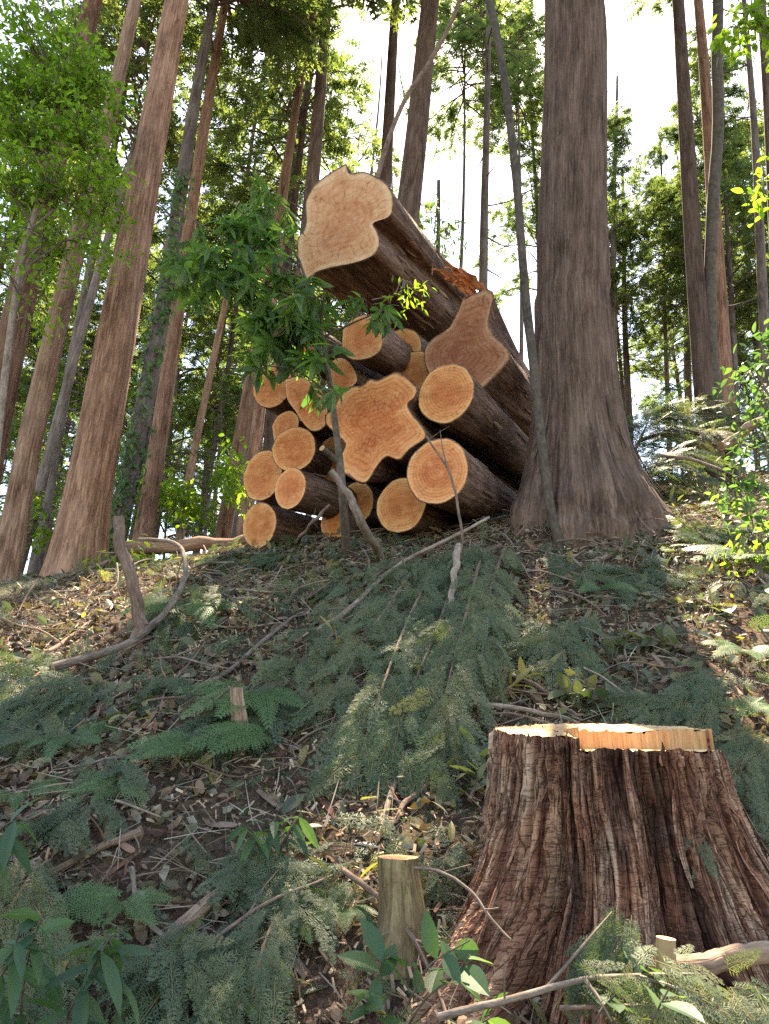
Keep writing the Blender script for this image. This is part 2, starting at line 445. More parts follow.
def ground_mat():
    m, nt = newmat('forest soil'); b = NB(nt)
    g = b.n('ShaderNodeNewGeometry').outputs['Position']
    n1 = b.noise(g, 1.1, 5, 0.65); n2 = b.noise(g, 38, 5, 0.75); n3 = b.noise(g, 9, 4, 0.6)
    c = b.ramp(n2, [(0.3, (0.026, 0.017, 0.013)), (0.48, (0.075, 0.048, 0.034)), (0.60, (0.15, 0.096, 0.066)), (0.72, (0.27, 0.185, 0.125))])
    c = b.mix(b.ramp(n3, [(0.45, (0, 0, 0)), (0.65, (0.6, 0.6, 0.6))]), c, b.ramp(n2, [(0.3, (0.05, 0.025, 0.017)), (0.7, (0.16, 0.085, 0.055))]))
    c = b.mix(b.ramp(n1, [(0.50, (0, 0, 0)), (0.68, (0.5, 0.5, 0.5))]), c, (0.05, 0.062, 0.03))
    b.out(b.pbr(c, 0.95, b.bump(b.math('ADD', n2, b.math('MULTIPLY', n3, 0.6)), 0.9, 0.03), 0.1))
    return m


M_ground = ground_mat()

# ------------------------------------------------------------------ leaf templates (x = along, z = normal)
def T_leaf(w=0.32, k=4, fold=0.10, droop=0.18, tipy=1.0):
    t = np.linspace(0, 1, k + 1)
    wid = w * 0.5 * np.sin(np.pi * np.clip(t ** 0.85, 0, 1)) ** 0.8; wid[0] = 0.012; wid[-1] = 0.004
    z = -droop * t ** 2
    V = []
    for i in range(k + 1):
        V += [(t[i], -wid[i], z[i] + fold * wid[i] * 2), (t[i], 0, z[i]), (t[i], wid[i], z[i] + fold * wid[i] * 2)]
    F = []
    for i in range(k):
        a = 3 * i
        F += [(a, a + 3, a + 4, a + 1), (a + 1, a + 4, a + 5, a + 2)]
    return np.array(V, float), np.array(F)


def T_curl(seed):
    r = np.random.default_rng(seed)
    v, f = T_leaf(0.5, 4, r.uniform(-0.5, 0.7), r.uniform(-0.35, 0.4))
    v = v.copy(); v[:, 0] -= 0.5; v[:, 2] += 0.10 * np.sin(v[:, 0] * 7 + seed) + v[:, 0] * v[:, 1] * r.uniform(-1, 1)
    return v, f


def rhomb(p, d, L, w, n):
    """quads: narrow blade from p along d"""
    b = np.cross(n, d); b = b / max(np.linalg.norm(b), 1e-9)
    return [p, p + d * L * 0.45 + b * w * 0.5, p + d * L, p + d * L * 0.45 - b * w * 0.5]


def T_spray(nl=9, ns=4, seed=0, w=0.016, curl=0.25, spread=0.42):
    """flat cypress spray, length 1, pinnate twice"""
    r = np.random.default_rng(seed); V = []
    up = np.array([0, 0, 1.0])
    def zc(p):
        q = np.array(p, float); q[2] -= curl * (q[0] ** 2) * 0.6 + 0.5 * q[1] ** 2; return q
    V.append(rhomb(np.array([0, 0, 0.]), np.array([1.0, 0, 0]), 0.97, w * 0.9, up))
    for i in range(nl):
        t = 0.08 + 0.86 * i / nl
        for sgn in (-1, 1):
            tt = t + (0.02 if sgn > 0 else 0) + r.uniform(-0.012, 0.012)
            ang = R(r.uniform(38, 56)); L = spread * (1 - tt) ** 0.65 * r.uniform(0.75, 1.1)
            d = np.array([math.cos(ang), sgn * math.sin(ang), r.uniform(-0.15, 0.12)])
            p = np.array([tt, 0, 0.])
            V.append(rhomb(p, d, L, w, up))
            for k in range(ns):
                s = 0.18 + 0.75 * k / ns
                for sg2 in (-1, 1):
                    a2 = math.atan2(d[1], d[0]) + sg2 * R(r.uniform(35, 52))
                    d2 = np.array([math.cos(a2), math.sin(a2), r.uniform(-0.2, 0.2)])
                    V.append(rhomb(p + d * L * s, d2, L * 0.42 * (1.1 - s) + 0.025, w * 0.95, up))
    V = np.array([[zc(q) for q in qd] for qd in V]).reshape(-1, 3)
    return V, np.arange(len(V)).reshape(-1, 4)


def T_frond(npin=15, nsub=6, seed=0, arch=0.5):
    """fern frond, length 1: pinnae cut into lobes"""
    r = np.random.default_rng(seed); V = []; up = np.array([0, 0, 1.0])
    V.append(rhomb(np.array([0, 0, 0.]), np.array([1.0, 0, 0]), 1.0, 0.012, up))
    for i in range(npin):
        t = 0.16 + 0.82 * (i / npin) ** 0.95
        prof = (1 - t) ** 0.75 * min(1.0, 0.55 + (t - 0.16) * 2.2)
        L = 0.40 * prof * r.uniform(0.9, 1.08) + 0.012
        for sgn in (-1, 1):
            ang = R(66 - 20 * t + r.uniform(-4, 4))
            d = np.array([math.cos(ang), sgn * math.sin(ang), 0.0]); p = np.array([t, 0, 0.])
            V.append(rhomb(p, d, L, 0.008 + 0.012 * prof, up))
            for k in range(nsub):
                s = 0.06 + 0.88 * k / nsub
                for sg2 in (-1, 1):
                    a2 = math.atan2(d[1], d[0]) + sg2 * R(58)
                    d2 = np.array([math.cos(a2), math.sin(a2), 0.03])
                    V.append(rhomb(p + d * L * s, d2, L * 0.25 * (1.02 - s) + 0.008, 0.010 + 0.013 * prof, up))
    V = np.array(V).reshape(-1, 3)
    V[:, 2] += arch * (0.45 * V[:, 0] - 0.95 * V[:, 0] ** 2) - 0.55 * V[:, 1] ** 2
    return V, np.arange(len(V)).reshape(-1, 4)


SPR = [T_spray(9, 3, s, 0.021, 0.35, 0.30) for s in range(5)]
RACH = (np.array([[0, -.006, .004], [0, .006, .004], [0.8, 0.002, -.13], [0.8, -0.002, -.13], [.4, .005, -.028], [.4, -.005, -.028]]), np.array([[0, 1, 4, 5], [5, 4, 2, 3]]))
SPR_L = [T_spray(7, 2, 20 + s, 0.028) for s in range(4)]
SPR_F = [T_spray(4, 1, 40 + s, 0.075, 0.35, 0.5) for s in range(4)]
FRONDS = [T_frond(15, 6, s, a) for s, a in enumerate((0.45, 0.6, 0.35, 0.75))]
LEAF_LANCE = T_leaf(0.27, 5, 0.14, 0.22)
LEAF_OVAL = T_leaf(0.50, 5, 0.12, 0.14)
LEAF_SMALL = T_leaf(0.42, 3, 0.10, 0.15)
CURLS = [T_curl(s) for s in range(6)]

# ------------------------------------------------------------------ ground sheet
def grade(a, b, fine, lo, hi, g=1.13):
    mid = list(np.arange(a, b + 1e-6, fine))
    s = fine; v = b
    while v < hi: s *= g; v += s; mid.append(v)
    s = fine; v = a
    while v > lo: s *= g; v -= s; mid.insert(0, v)
    return np.array(mid)


gx = grade(-5.0, 5.5, 0.045, -140, 140); gy = grade(1.3, 10.5, 0.045, -20, 190)
X, Y = np.meshgrid(gx, gy); Z = H(X, Y)
near = (np.abs(X) < 8) & (Y < 14)
Z = Z + np.where(near, 0.018 * fbm(X * 14, Y * 14, 0, 3, 31), 0)
nx, ny = len(gx), len(gy)
i, j = np.meshgrid(np.arange(ny - 1), np.arange(nx - 1), indexing='ij')
F = np.stack([i * nx + j, i * nx + j + 1, (i + 1) * nx + j + 1, (i + 1) * nx + j], -1).reshape(-1, 4)
tag(mk('ground', [dict(V=np.stack([X, Y, Z], -1).reshape(-1, 3), F=F)], M_ground, smooth=True),
    'brown forest soil of the steep slope under the litter', kind='structure')


def scatter_xy(n, x0, x1, y0, y1, margin=330, dmax=1e9, pw=1.0):
    """random ground spots in and beside the view, denser near the eye"""
    out = []
    while sum(map(len, out)) < n:
        y = y0 + (y1 - y0) * rng.random(n * 2) ** pw
        x = x0 + (x1 - x0) * rng.random(n * 2)
        px, py, dep = project(np.stack([x, y, H(x, y)], -1))
        ok = (px > -margin) & (px < 769 + margin) & (py < 1024 + margin)
        out.append(np.stack([x[ok], y[ok]], -1))
    P = np.concatenate(out)[:n]
    return P[:, 0], P[:, 1]


def lie(x, y, lift, tilt):
    """positions and frames of things lying on the ground at random headings"""
    n = N(x, y) + tilt * rng.normal(size=(len(x), 3)); n = norm(n)
    a = rng.normal(size=(len(x), 3)); a = norm(a - (a * n).sum(-1, keepdims=True) * n)
    b = np.cross(n, a)
    return np.stack([x, y, H(x, y) + lift], -1), np.stack([a, b, n], -1)


# leaf litter, chips, twigs and green sprigs (nobody could count these)
pcs = []
x, y = scatter_xy(62000, -7, 8, 1.4, 12, pw=1.25)
kx = fbm(x * 1.6, y * 1.6, 0, 4, 41) > rng.uniform(-0.55, 0.15, len(x)); x, y = x[kx], y[kx]
Pp, Rm = lie(x, y, rng.uniform(0.004, 0.055, len(x)), 0.65)
for k in range(6):
    s = slice(k, None, 6)
    pcs.append(inst(CURLS[k], Pp[s], Rm[s], 0.022 + 0.085 * rng.random(len(Pp[s])) ** 1.7))
tag(mk('leaf_litter', pcs, M_litter), 'dry brown leaves strewn over the slope', kind='stuff')

BOX = (np.array([[sx, sy, sz] for sx in (-.5, .5) for sy in (-.5, .5) for sz in (-.5, .5)], float),
       np.array([[0, 1, 3, 2], [4, 6, 7, 5], [0, 4, 5, 1], [2, 3, 7, 6], [0, 2, 6, 4], [1, 5, 7, 3]]))
x, y = scatter_xy(44000, -7, 8, 1.4, 12, pw=1.3)
dens = fbm(x * 1.3, y * 1.3, 0, 3, 77); kx = dens > -0.12; x, y = x[kx], y[kx]
Pp, Rm = lie(x, y, rng.uniform(0.003, 0.04, len(x)), 0.5)
sc = np.stack([rng.uniform(0.012, 0.055, len(x)), rng.uniform(0.004, 0.014, len(x)), rng.uniform(0.002, 0.005, len(x))], -1)
tag(mk('wood_chips', [inst(BOX, Pp, Rm, sc)], M_chip), 'pale chips and slivers of sawn wood on the soil', kind='stuff')

x, y = scatter_xy(1500, -7, 8, 1.4, 12, pw=1.2)
Pp, Rm = lie(x, y, rng.uniform(0.01, 0.05, len(x)), 0.25)
sc = np.stack([rng.uniform(0.05, 0.24, len(x)), rng.uniform(0.012, 0.045, len(x)), rng.uniform(0.004, 0.014, len(x))], -1)
SLAB = (np.array([[-.5, -.2, 0], [-.45, .35, .1], [-.1, .5, .35], [.3, .42, .2], [.5, .1, 0], [.42, -.4, .1], [0, -.5, .3], [-.3, -.45, .2], [0, 0, .8], [0, 0, -.4]]),
        np.array([[k, (k + 1) % 8, 8] for k in range(8)] + [[(k + 1) % 8, k, 9] for k in range(8)]))
tag(mk('bark_litter', [inst(SLAB, Pp, Rm, sc)], M_barklit), 'reddish slabs of torn bark strewn on the slope', kind='stuff')
x, y = scatter_xy(20000, -7, 8, 1.4, 12, pw=1.25)
Pp, Rm = lie(x, y, rng.uniform(0.006, 0.09, len(x)), 0.25)
PR = (np.array([[0, 0, .5], [0, .43, -.25], [0, -.43, -.25], [.5, .9, 1.1], [.5, 1.33, .35], [.5, .47, .35], [1, .2, .4], [1, .4, .1], [1, 0, .1]]) - np.array([.5, 0, 0]),
      np.array([[0, 1, 4, 3], [1, 2, 5, 4], [2, 0, 3, 5], [3, 4, 7, 6], [4, 5, 8, 7], [5, 3, 6, 8]]))
sc = np.stack([0.04 + 0.28 * rng.random(len(x)) ** 1.5, rng.uniform(0.002, 0.007, len(x)), rng.uniform(0.002, 0.007, len(x))], -1)
tag(mk('twig_litter', [inst(PR, Pp, Rm, sc)], M_twiglit), 'fine broken twigs strewn through the litter', kind='stuff')

x, y = scatter_xy(11500, -7, 8, 1.4, 11, pw=1.2)
px, py, _ = project(np.stack([x, y, H(x, y)], -1))
w = 0.42 + 0.9 * fbm(x * 0.8 + 5, y * 0.8, 0, 3, 55) + 0.75 * np.exp(-((px - 400) / 120) ** 2 - ((py - 640) / 90) ** 2) \
    + 0.4 * np.exp(-((px - 60) / 110) ** 2 - ((py - 720) / 70) ** 2) - 0.5 * np.exp(-((px - 180) / 130) ** 2 - ((py - 860) / 60) ** 2) \
    - 0.6 * np.exp(-((px - 330) / 60) ** 2 - ((py - 790) / 60) ** 2) - 0.5 * np.exp(-((px - 40) / 90) ** 2 - ((py - 610) / 40) ** 2)
kx = rng.random(len(x)) < np.clip(w, 0.05, 1); x, y = x[kx], y[kx]
Pp, Rm = lie(x, y, rng.uniform(0.01, 0.09, len(x)), 0.5)
pcs = [inst(SPR_L[k], Pp[k::4], Rm[k::4], rng.uniform(0.08, 0.24, len(Pp[k::4])), rng.random(len(Pp[k::4]))) for k in range(4)]
tag(mk('cypress_sprig_litter', pcs, M_cypress), 'torn green cypress sprigs covering patches of the slope', kind='stuff')


x, y = scatter_xy(11500, -7, 8, 1.4, 11, pw=1.2)
px, py, _ = project(np.stack([x, y, H(x, y)], -1))
w = 0.35 + 0.8 * fbm(x * 0.9 - 5, y * 0.9, 0, 3, 65) + 0.55 * np.exp(-((px - 620) / 140) ** 2 - ((py - 650) / 80) ** 2) + 0.3 * np.exp(-((px - 330) / 120) ** 2 - ((py - 570) / 30) ** 2)
kx = rng.random(len(x)) < np.clip(w, 0.03, 1); x, y = x[kx], y[kx]
Pp, Rm = lie(x, y, rng.uniform(0.01, 0.10, len(x)), 0.6)
tag(mk('cut_leaf_litter', [inst(LEAF_LANCE if k else LEAF_OVAL, Pp[k::2], Rm[k::2], rng.uniform(0.05, 0.13, len(Pp[k::2])), rng.random(len(Pp[k::2])) ** 1.6) for k in (0, 1)], M_wilt),
    'wilted grey green leaves scattered among the cuttings', kind='stuff')


# ------------------------------------------------------------------ standing trees
def trunk_pieces(P, rad, n=20, flare=None, seed=0, rough=0.06, cap=False, groove=0.0):
    """P along the stem (m,3); flare(theta, height above foot) multiplies the radius"""
    m = len(P); th = np.linspace(0, 2 * np.pi, n, endpoint=False)
    L = np.concatenate([[0], np.cumsum(np.linalg.norm(np.diff(P, axis=0), axis=1))])
    r = np.asarray(rad)[:, None] * np.ones((1, n))
    r = r * (1 + rough * fbm(np.cos(th)[None] * 2 + seed, np.sin(th)[None] * 2, L[:, None] * 0.5, 3, seed))
    r = r * (1 + rough * 0.7 * vnoise(np.cos(th)[None] * 7 + seed, np.sin(th)[None] * 7, L[:, None] * 0.35, seed + 5))
    if groove:
        w_ = 0.5 * vnoise(L[:, None] * 1.1, th[None] * 1.5, 0, seed + 40)
        r = r * (1 + groove * (vnoise(th[None] * 9 + w_, L[:, None] * 0.7, seed, 6) + 0.6 * vnoise(th[None] * 21 + w_, L[:, None] * 1.5, seed, 7)))
    if flare is not None:
        r = r * flare(th[None], L[:, None])
    V = np.stack([P[:, None, 0] + r * np.cos(th), P[:, None, 1] + r * np.sin(th), P[:, None, 2] + 0 * r], -1)
    rm = float(np.mean(rad)); LL = L[:, None] + 0 * r
    tc = np.stack([np.cos(th)[None] * rm + 0 * r, np.sin(th)[None] * rm + 0 * r, LL], -1) + seed * 3.1
    i, j = np.meshgrid(np.arange(m - 1), np.arange(n), indexing='ij'); j2 = (j + 1) % n
    F = np.stack([i * n + j, i * n + j2, (i + 1) * n + j2, (i + 1) * n + j], -1).reshape(-1, 4)
    return dict(V=V.reshape(-1, 3), F=F, tc=tc.reshape(-1, 3), tint=(seed * 0.37) % 1.0)


def crown_data(seed, L=11.0, Rr=2.4, nl=60, droop=1.0, per=24, shape=0.7, size=(0.28, 0.55)):
    r = np.random.default_rng(seed)
    limbs, pos, ax, upv = [], [], [], []
    for i in range(nl):
        u = ((i + r.random()) / nl) ** 1.05; h = L * u
        az = r.uniform(0, 2 * np.pi)
        ln = Rr * ((1 - u) ** shape * 0.9 + 0.12) * r.uniform(0.55, 1.1)
        if u < 0.12: ln *= 0.75
        dirv = np.array([math.cos(az), math.sin(az), 0]); side = np.array([-dirv[1], dirv[0], 0])
        s = np.linspace(0, 1, 5); bend = r.uniform(-0.25, 0.25)
        up0 = r.uniform(0.25, 0.6)
        pts = np.array([0, 0, h]) + np.outer(s * ln, dirv) + np.outer(bend * ln * s ** 2, side) + np.outer(ln * (up0 * s - 0.75 * droop * s ** 2), [0, 0, 1])
        limbs += tube(pts, np.linspace(0.035, 0.008, 5), 4, cap=False)
        nt = max(5, int(per * ln))
        t = r.uniform(0.22, 1.02, nt) ** 0.8
        q = np.stack([np.interp(t, s, pts[:, k]) for k in range(3)], -1)
        off = r.normal(size=nt) * 0.20 * ln * (0.35 + 0.65 * np.sin(np.pi * np.clip(t, 0, 1)))
        q = q + off[:, None] * side + np.stack([0 * t, 0 * t, r.normal(size=nt) * 0.07 * ln - 0.12 * np.abs(off)], -1)
        clump = vnoise(q[:, 0] * 1.3 + seed, q[:, 1] * 1.3, q[:, 2] * 1.3, seed) > -0.15
        q, off = q[clump], off[clump]
        a = dirv[None] * 0.8 + side[None] * np.sign(off)[:, None] * 0.7 + r.normal(size=(len(q), 3)) * 0.35 + np.array([0, 0, -0.30 * droop])
        pos.append(q); ax.append(a); upv.append(np.array([0, 0, 1.0]) + r.normal(size=(len(q), 3)) * 0.45)
    pos, ax, upv = map(np.concatenate, (pos, ax, upv))
    Rm = frames(ax, upv); n = len(pos)
    tint = np.clip(0.45 + 0.32 * vnoise(pos[:, 0], pos[:, 1], pos[:, 2], seed + 3) + r.normal(size=n) * 0.16, 0, 1)
    pcs = [inst(SPR_F[k], pos[k::4], Rm[k::4], r.uniform(*size, len(pos[k::4])), tint[k::4]) for k in range(4)]
    for p in pcs: p['m'] = 0
    for p in limbs: p['m'] = 1
    return pcs + limbs


CROWN = {}
def crown_obj(kind, parent, z, scale):
    """first use builds the crown mesh, later ones are copies that share it"""
    if kind not in CROWN:
        spec = dict(
            tall=dict(seed=1, L=12, Rr=2.9, nl=80, per=34), tall2=dict(seed=2, L=12, Rr=2.6, nl=76, per=34, droop=1.2),
            open=dict(seed=3, L=10, Rr=2.5, nl=48, per=28, droop=0.8), open2=dict(seed=4, L=11, Rr=2.8, nl=50, per=28, droop=0.9),
            pine=dict(seed=5, L=9, Rr=3.4, nl=60, per=52, droop=0.3, shape=0.45), bushy=dict(seed=6, L=7, Rr=3.2, nl=70, per=34, droop=0.9, shape=0.5),
            sparse=dict(seed=8, L=9, Rr=2.4, nl=30, per=14, droop=0.5))[kind]
        CROWN[kind] = mk('crown', crown_data(**spec), [M_cyp_far, M_far], parent)
        o = CROWN[kind]
    else:
        o = CROWN[kind].copy(); COL.objects.link(o); o.parent = parent
    o.location = z; o.scale = (scale[0], scale[0], scale[1]); o.rotation_euler = (0, 0, rng.uniform(0, 6.28))
    return o


def dead_branches(root, P, rad, zs, seed, ln=(0.7, 1.8), loc=None, up=(0.0, 0.35), mat=None, sides=None):
    r = np.random.default_rng(seed); loc = P[0] if loc is None else loc
    for k, z in enumerate(zs):
        c = np.array([np.interp(z, P[:, 2], P[:, a]) for a in range(3)])
        az = r.uniform(0, 6.28) if sides is None else sides[k % len(sides)] + r.uniform(-0.5, 0.5)
        L = r.uniform(*ln); d = np.array([math.cos(az), math.sin(az), 0]); u = r.uniform(*up)
        s = np.linspace(0, 1, 6)
        pts = c + np.outer(s * L, d) + np.outer(L * (-0.30 * s + (0.30 + u) * s ** 2), [0, 0, 1]) + 0.03 * r.normal(size=(6, 3)) * s[:, None]
        mk('dead_branch', tube(pts, np.linspace(0.028, 0.007, 6), 5, tint=0.4), mat or M_far, root, loc)


def tree(px1, py1, px2, py2, y, wpx, Ht, label, crown=None, cb=0.55, cs=(1.0, 1.0), mat=None, flare=1.0, seed=1, bend=0.0, n=18, group=None,
         name='conifer_tree', dead=0, wref=None, lobes=5, taper=0.80):
    A, B = at(px1, py1, y), at(px2, py2, y)
    d = (B - A) / (B[2] - A[2])
    z = A[2]
    for _ in range(5):
        p = A + d * (z - A[2]); z = float(H(p[0], p[1]))
    foot = A + d * (z - 0.15 - A[2])
    wp = A if wref is None else at(wref[0], wref[1], y)
    r0 = wpx * 0.5 * mpp(wp)
    m = 44
    h = np.concatenate([np.linspace(0, 2.0, 18), np.linspace(2.2, Ht, m - 18)])
    P = foot + d * h[:, None]
    P[:, 0] += bend * np.sin(h / Ht * 9 + seed) * np.minimum(h / 2, 1)
    P[:, 1] += 0.6 * bend * np.cos(h / Ht * 7 + seed * 2) * np.minimum(h / 2, 1)
    hr = max(wp[2] - foot[2], 0.1)
    rad = r0 * np.maximum(1 - taper * (h - hr) / Ht, 0.10)
    rl = np.random.default_rng(seed); la = rl.uniform(0, 6.28, lobes); lw = rl.uniform(0.5, 1.0, lobes)
    def fl(th, L):
        g = sum(w * np.exp(-(((th - a + np.pi) % (2 * np.pi) - np.pi) / 0.42) ** 2) for a, w in zip(la, lw))
        e = np.exp(-np.maximum(L - 0.1, 0) / 0.42)
        return 1 + flare * e * (0.38 + 0.55 * g)
    t = thing(name, label, 'tree', foot, group)
    mk('trunk', [trunk_pieces(P, rad, 110 if y < 9 else n, fl if flare else None, seed, groove=0.03 if y < 9 else 0.0)], mat or M_far, t, foot, smooth=True)
    if crown:
        hz = cb * Ht; c = np.array([np.interp(hz, h, P[:, k]) for k in range(3)])
        o = crown_obj(crown, t, Vector([float(q) for q in (c - foot)]), cs)
        lz = {'tall': 12, 'tall2': 12, 'open': 10, 'open2': 11, 'pine': 9, 'bushy': 7, 'sparse': 9}[crown] * cs[1]
        # follow the lean of the stem
        o.rotation_euler = (0, math.atan2(d[0], 1.0), o.rotation_euler[2]) if False else o.rotation_euler
    if dead:
        dead_branches(t, P, rad, np.linspace(foot[2] + 0.28 * Ht, foot[2] + (cb + 0.08) * Ht, dead), seed + 50)
    return t, P, rad


# the trunks in front, left to right
tree(-4, 420, 92, 0, 8.6, 30, 19, 'reddish cedar trunk at the far left edge, leaning behind the bright leaves', 'open2', 0.74, (1.1, 1.0), M_cedar, 0.5, 3, 0.03, 28)
tree(6, 572, 132, 0, 8.2, 25, 19, 'sunlit orange wavy cedar trunk beside the left edge', 'open', 0.76, (1.0, 1.0), M_warm, 0.45, 4, 0.05, 28)
tree(78, 552, 177, 0, 8.0, 39, 21, 'thick reddish cedar trunk with flared foot left of the log pile', 'open2', 0.66, (1.2, 1.0), M_cedar, 0.75, 5, 0.0, 40, wref=(104, 400), taper=1.05)
T5, P5, r5 = tree(117, 530, 170, 250, 11.5, 21, 20, 'ivy covered trunk right behind the thick leaning cedar', 'open2', 0.60, (1.1, 1.0), M_far, 0.4, 6, 0.06, 20)
tree(143, 535, 222, 20, 12.5, 19, 22, 'straight brown trunk standing behind the ivy covered one', 'open', 0.60, (1.1, 0.95), M_cedar, 0.3, 7, 0.03, 20)
tree(21, 555, 128, 170, 13.0, 12, 20, 'thin dark trunk between the two leftmost cedars and the thick one', 'open', 0.50, (1.1, 1.1), M_far, 0.3, 8, 0.04, 14)
tree(36, 562, 118, 120, 14.5, 12, 21, 'slim leaning trunk just left of the thick cedar', 'open2', 0.50, (1.0, 1.0), M_far, 0.3, 9, 0.05, 14)
tree(182, 535, 224, 300, 19.0, 9, 22, 'thin pale trunk first to the right of the straight brown one', 'open2', 0.48, (1.0, 1.0), M_warm, 0.2, 10, 0.08, 12)
tree(200, 535, 236, 300, 23.0, 7, 22, 'very thin dark trunk crossing behind the thin pale one', 'open2', 0.46, (1.1, 1.0), M_far, 0.2, 11, 0.08, 12)
tree(223, 535, 262, 310, 14.0, 16, 21, 'trunk with a bright sunlit right edge left of the log ends', 'sparse', 0.66, (1.1, 1.0), M_cedar, 0.25, 12, 0.02, 18)
tree(247, 500, 272, 300, 15.5, 14, 21, 'trunk partly hidden behind the leftmost log ends', 'sparse', 0.56, (1.0, 1.0), M_cedar, 0.25, 13, 0.03, 16)
tree(266, 470, 284, 300, 17.0, 12, 21, 'trunk rising behind the upper left log end with a grey sunlit side', 'sparse', 0.56, (1.1, 1.0), M_cedar_g, 0.2, 14, 0.03, 16)
tree(283, 225, 309, 80, 18.0, 10, 21, 'dim slender trunk behind the glossy sapling', 'open2', 0.50, (1.2, 1.0), M_far, 0.2, 15, 0.04, 14, dead=5)
tree(311, 190, 327, 0, 13.5, 14, 22, 'straight dark trunk directly behind the top log end', 'open', 0.66, (1.2, 1.0), M_cedar_g, 0.2, 16, 0.02, 18, dead=6)
tree(384, 172, 397, 0, 13.5, 12, 21, 'slim dark trunk left of the broad grey one above the logs', 'sparse', 0.80, (0.9, 0.6), M_cedar_g, 0.2, 17, 0.04, 16)
tree(408, 200, 431, 0, 10.5, 24, 22, 'broad grey trunk rising behind the top of the log pile', 'open2', 0.66, (1.1, 0.95), M_cedar_g, 0.2, 18, 0.02, 24)
tree(436, 290, 440, 100, 26.0, 5, 17, 'very thin bare trunk right of the broad grey one', 'sparse', 0.62, (0.7, 0.7), M_far, 0.1, 19, 0.05, 10, dead=12)
tree(484, 276, 488, 20, 17.5, 9, 21, 'slim trunk with short dead branches against the white sky', 'sparse', 0.74, (0.9, 0.6), M_far, 0.1, 20, 0.02, 14, dead=12)

# the big cedar right of the logs
BIGY = 6.95
def big_tree():
    pts = [(584, 530), (578, 440), (571, 300), (573, 200), (577, 0)]
    foot = at(584, 528, BIGY); foot[2] = H(foot[0], foot[1]) - 0.75
    top = at(577, 0, BIGY); P0 = at(572, 300, BIGY)
    zz = np.array([foot[2]] + [at(px, py, BIGY)[2] for px, py in pts[1:]] + [24.0])
    xx = np.array([foot[0]] + [at(px, py, BIGY)[0] for px, py in pts[1:]] + [2.1])
    h = np.concatenate([np.linspace(0, 3.2, 130), np.linspace(3.25, 20, 70)])
    z = foot[2] + h
    P = np.stack([np.interp(z, zz, xx), np.full_like(z, foot[1]), z], -1)
    P[4:-4, 0] = np.convolve(P[:, 0], np.ones(9) / 9, 'valid')
    rz = np.array([0.78, 0.68, 0.58, 0.49, 0.435, 0.40, 0.385, 0.36, 0.10]); rh = np.array([0, 0.6, 0.95, 1.4, 1.9, 2.6, 3.6, 8.6, 20.0])
    rad = np.interp(h, rh, rz)
    rad[3:-3] = np.convolve(rad, np.ones(7) / 7, 'valid')
    n = 260
    la = np.array([-2.75, -2.05, -1.45, -0.85, -0.15, 0.8, 2.0, 3.0]); lw = np.array([1.0, 0.55, 0.7, 0.8, 1.1, 0.6, 0.6, 0.5])
    def fl(th, L):
        g = sum(w * np.exp(-(((th - a + np.pi) % (2 * np.pi) - np.pi) / 0.22) ** 2) for a, w in zip(la, lw))
        e = np.exp(-np.maximum(L - 0.6, 0) / 0.55)
        st = vnoise(th * 14 + 0.35 * vnoise(L * 1.3, th, 0, 5), L * 0.9, 0, 8); st2 = vnoise(th * 34, L * 1.6, 0, 12)
        rag = np.exp(-np.maximum(L - 0.6, 0) / 0.25) * 0.10 * fbm(th * 5, L * 6, 0, 3, 4)
        st3 = vnoise(th * 70, L * 3.0, 0, 13)
        return 1 + e * (-0.06 + 0.26 * g) + 0.032 * st + 0.020 * st2 + 0.008 * st3 + rag
    t = thing('cedar_tree', 'massive cedar trunk with wide flaring foot right of the log pile', 'tree', foot)
    mk('trunk', [trunk_pieces(P, rad, n, fl, 21, 0.03)], M_cedar_g, t, foot, smooth=True)
    c = np.array([0, 0, 11.5]); crown_obj('tall', t, Vector(c), (1.5, 0.9))
    # loose strips of bark at the foot
    for k in range(16):
        a = rng.uniform(-3.0, -0.1); hh = rng.uniform(0.6, 1.3); L = rng.uniform(0.25, 0.6)
        q = []
        for s in np.linspace(0, 1, 6):
            zq = hh + L * (1 - s); i = np.argmin(abs(h - zq)); rr = rad[i] * float(np.squeeze(fl(np.array([[a]]), np.array([[zq]])))) + 0.01 + 0.05 * s ** 3
            q.append(P[i] + np.array([math.cos(a) * rr, math.sin(a) * rr, 0]))
        mk('bark_strip', ribbon(np.array(q), rng.uniform(0.02, 0.05), 0.006, np.array([-math.sin(a), math.cos(a), 0])), M_cedar_g, t, foot)


big_tree()

# right side
tree(708, 430, 677, 0, 10.5, 21, 22, 'smooth grey trunk leaning left at the right, front of a close pair', 'open2', 0.68, (1.1, 0.9), M_cedar_g, 0.25, 22, 0.02, 22)
tree(727, 400, 698, 0, 12.0, 17, 22, 'brownish trunk leaning just right of the smooth grey one', 'open', 0.66, (1.1, 0.9), M_cedar, 0.25, 23, 0.03, 20)
tree(612, 410, 616, 104, 24.0, 8, 20, 'straight thin trunk beside the right edge of the massive cedar', 'pine', 0.42, (0.85, 1.3), M_far, 0.1, 24, 0.04, 12, dead=4)
tree(628, 410, 622, 180, 27.0, 7, 17, 'thinner dark trunk second right of the massive cedar', 'pine', 0.45, (0.55, 0.9), M_far, 0.1, 25, 0.05, 12)
tree(668, 410, 661, 160, 25.0, 5, 17, 'pole thin trunk standing in the open white gap at right', 'pine', 0.60, (0.42, 0.72), M_far, 0.1, 26, 0.02, 10, dead=5)
tree(690, 415, 685, 260, 28.0, 8, 18, 'pale trunk seen just left of the smooth grey one', 'sparse', 0.5, (0.9, 0.9), M_far, 0.1, 27, 0.04, 12, dead=5)
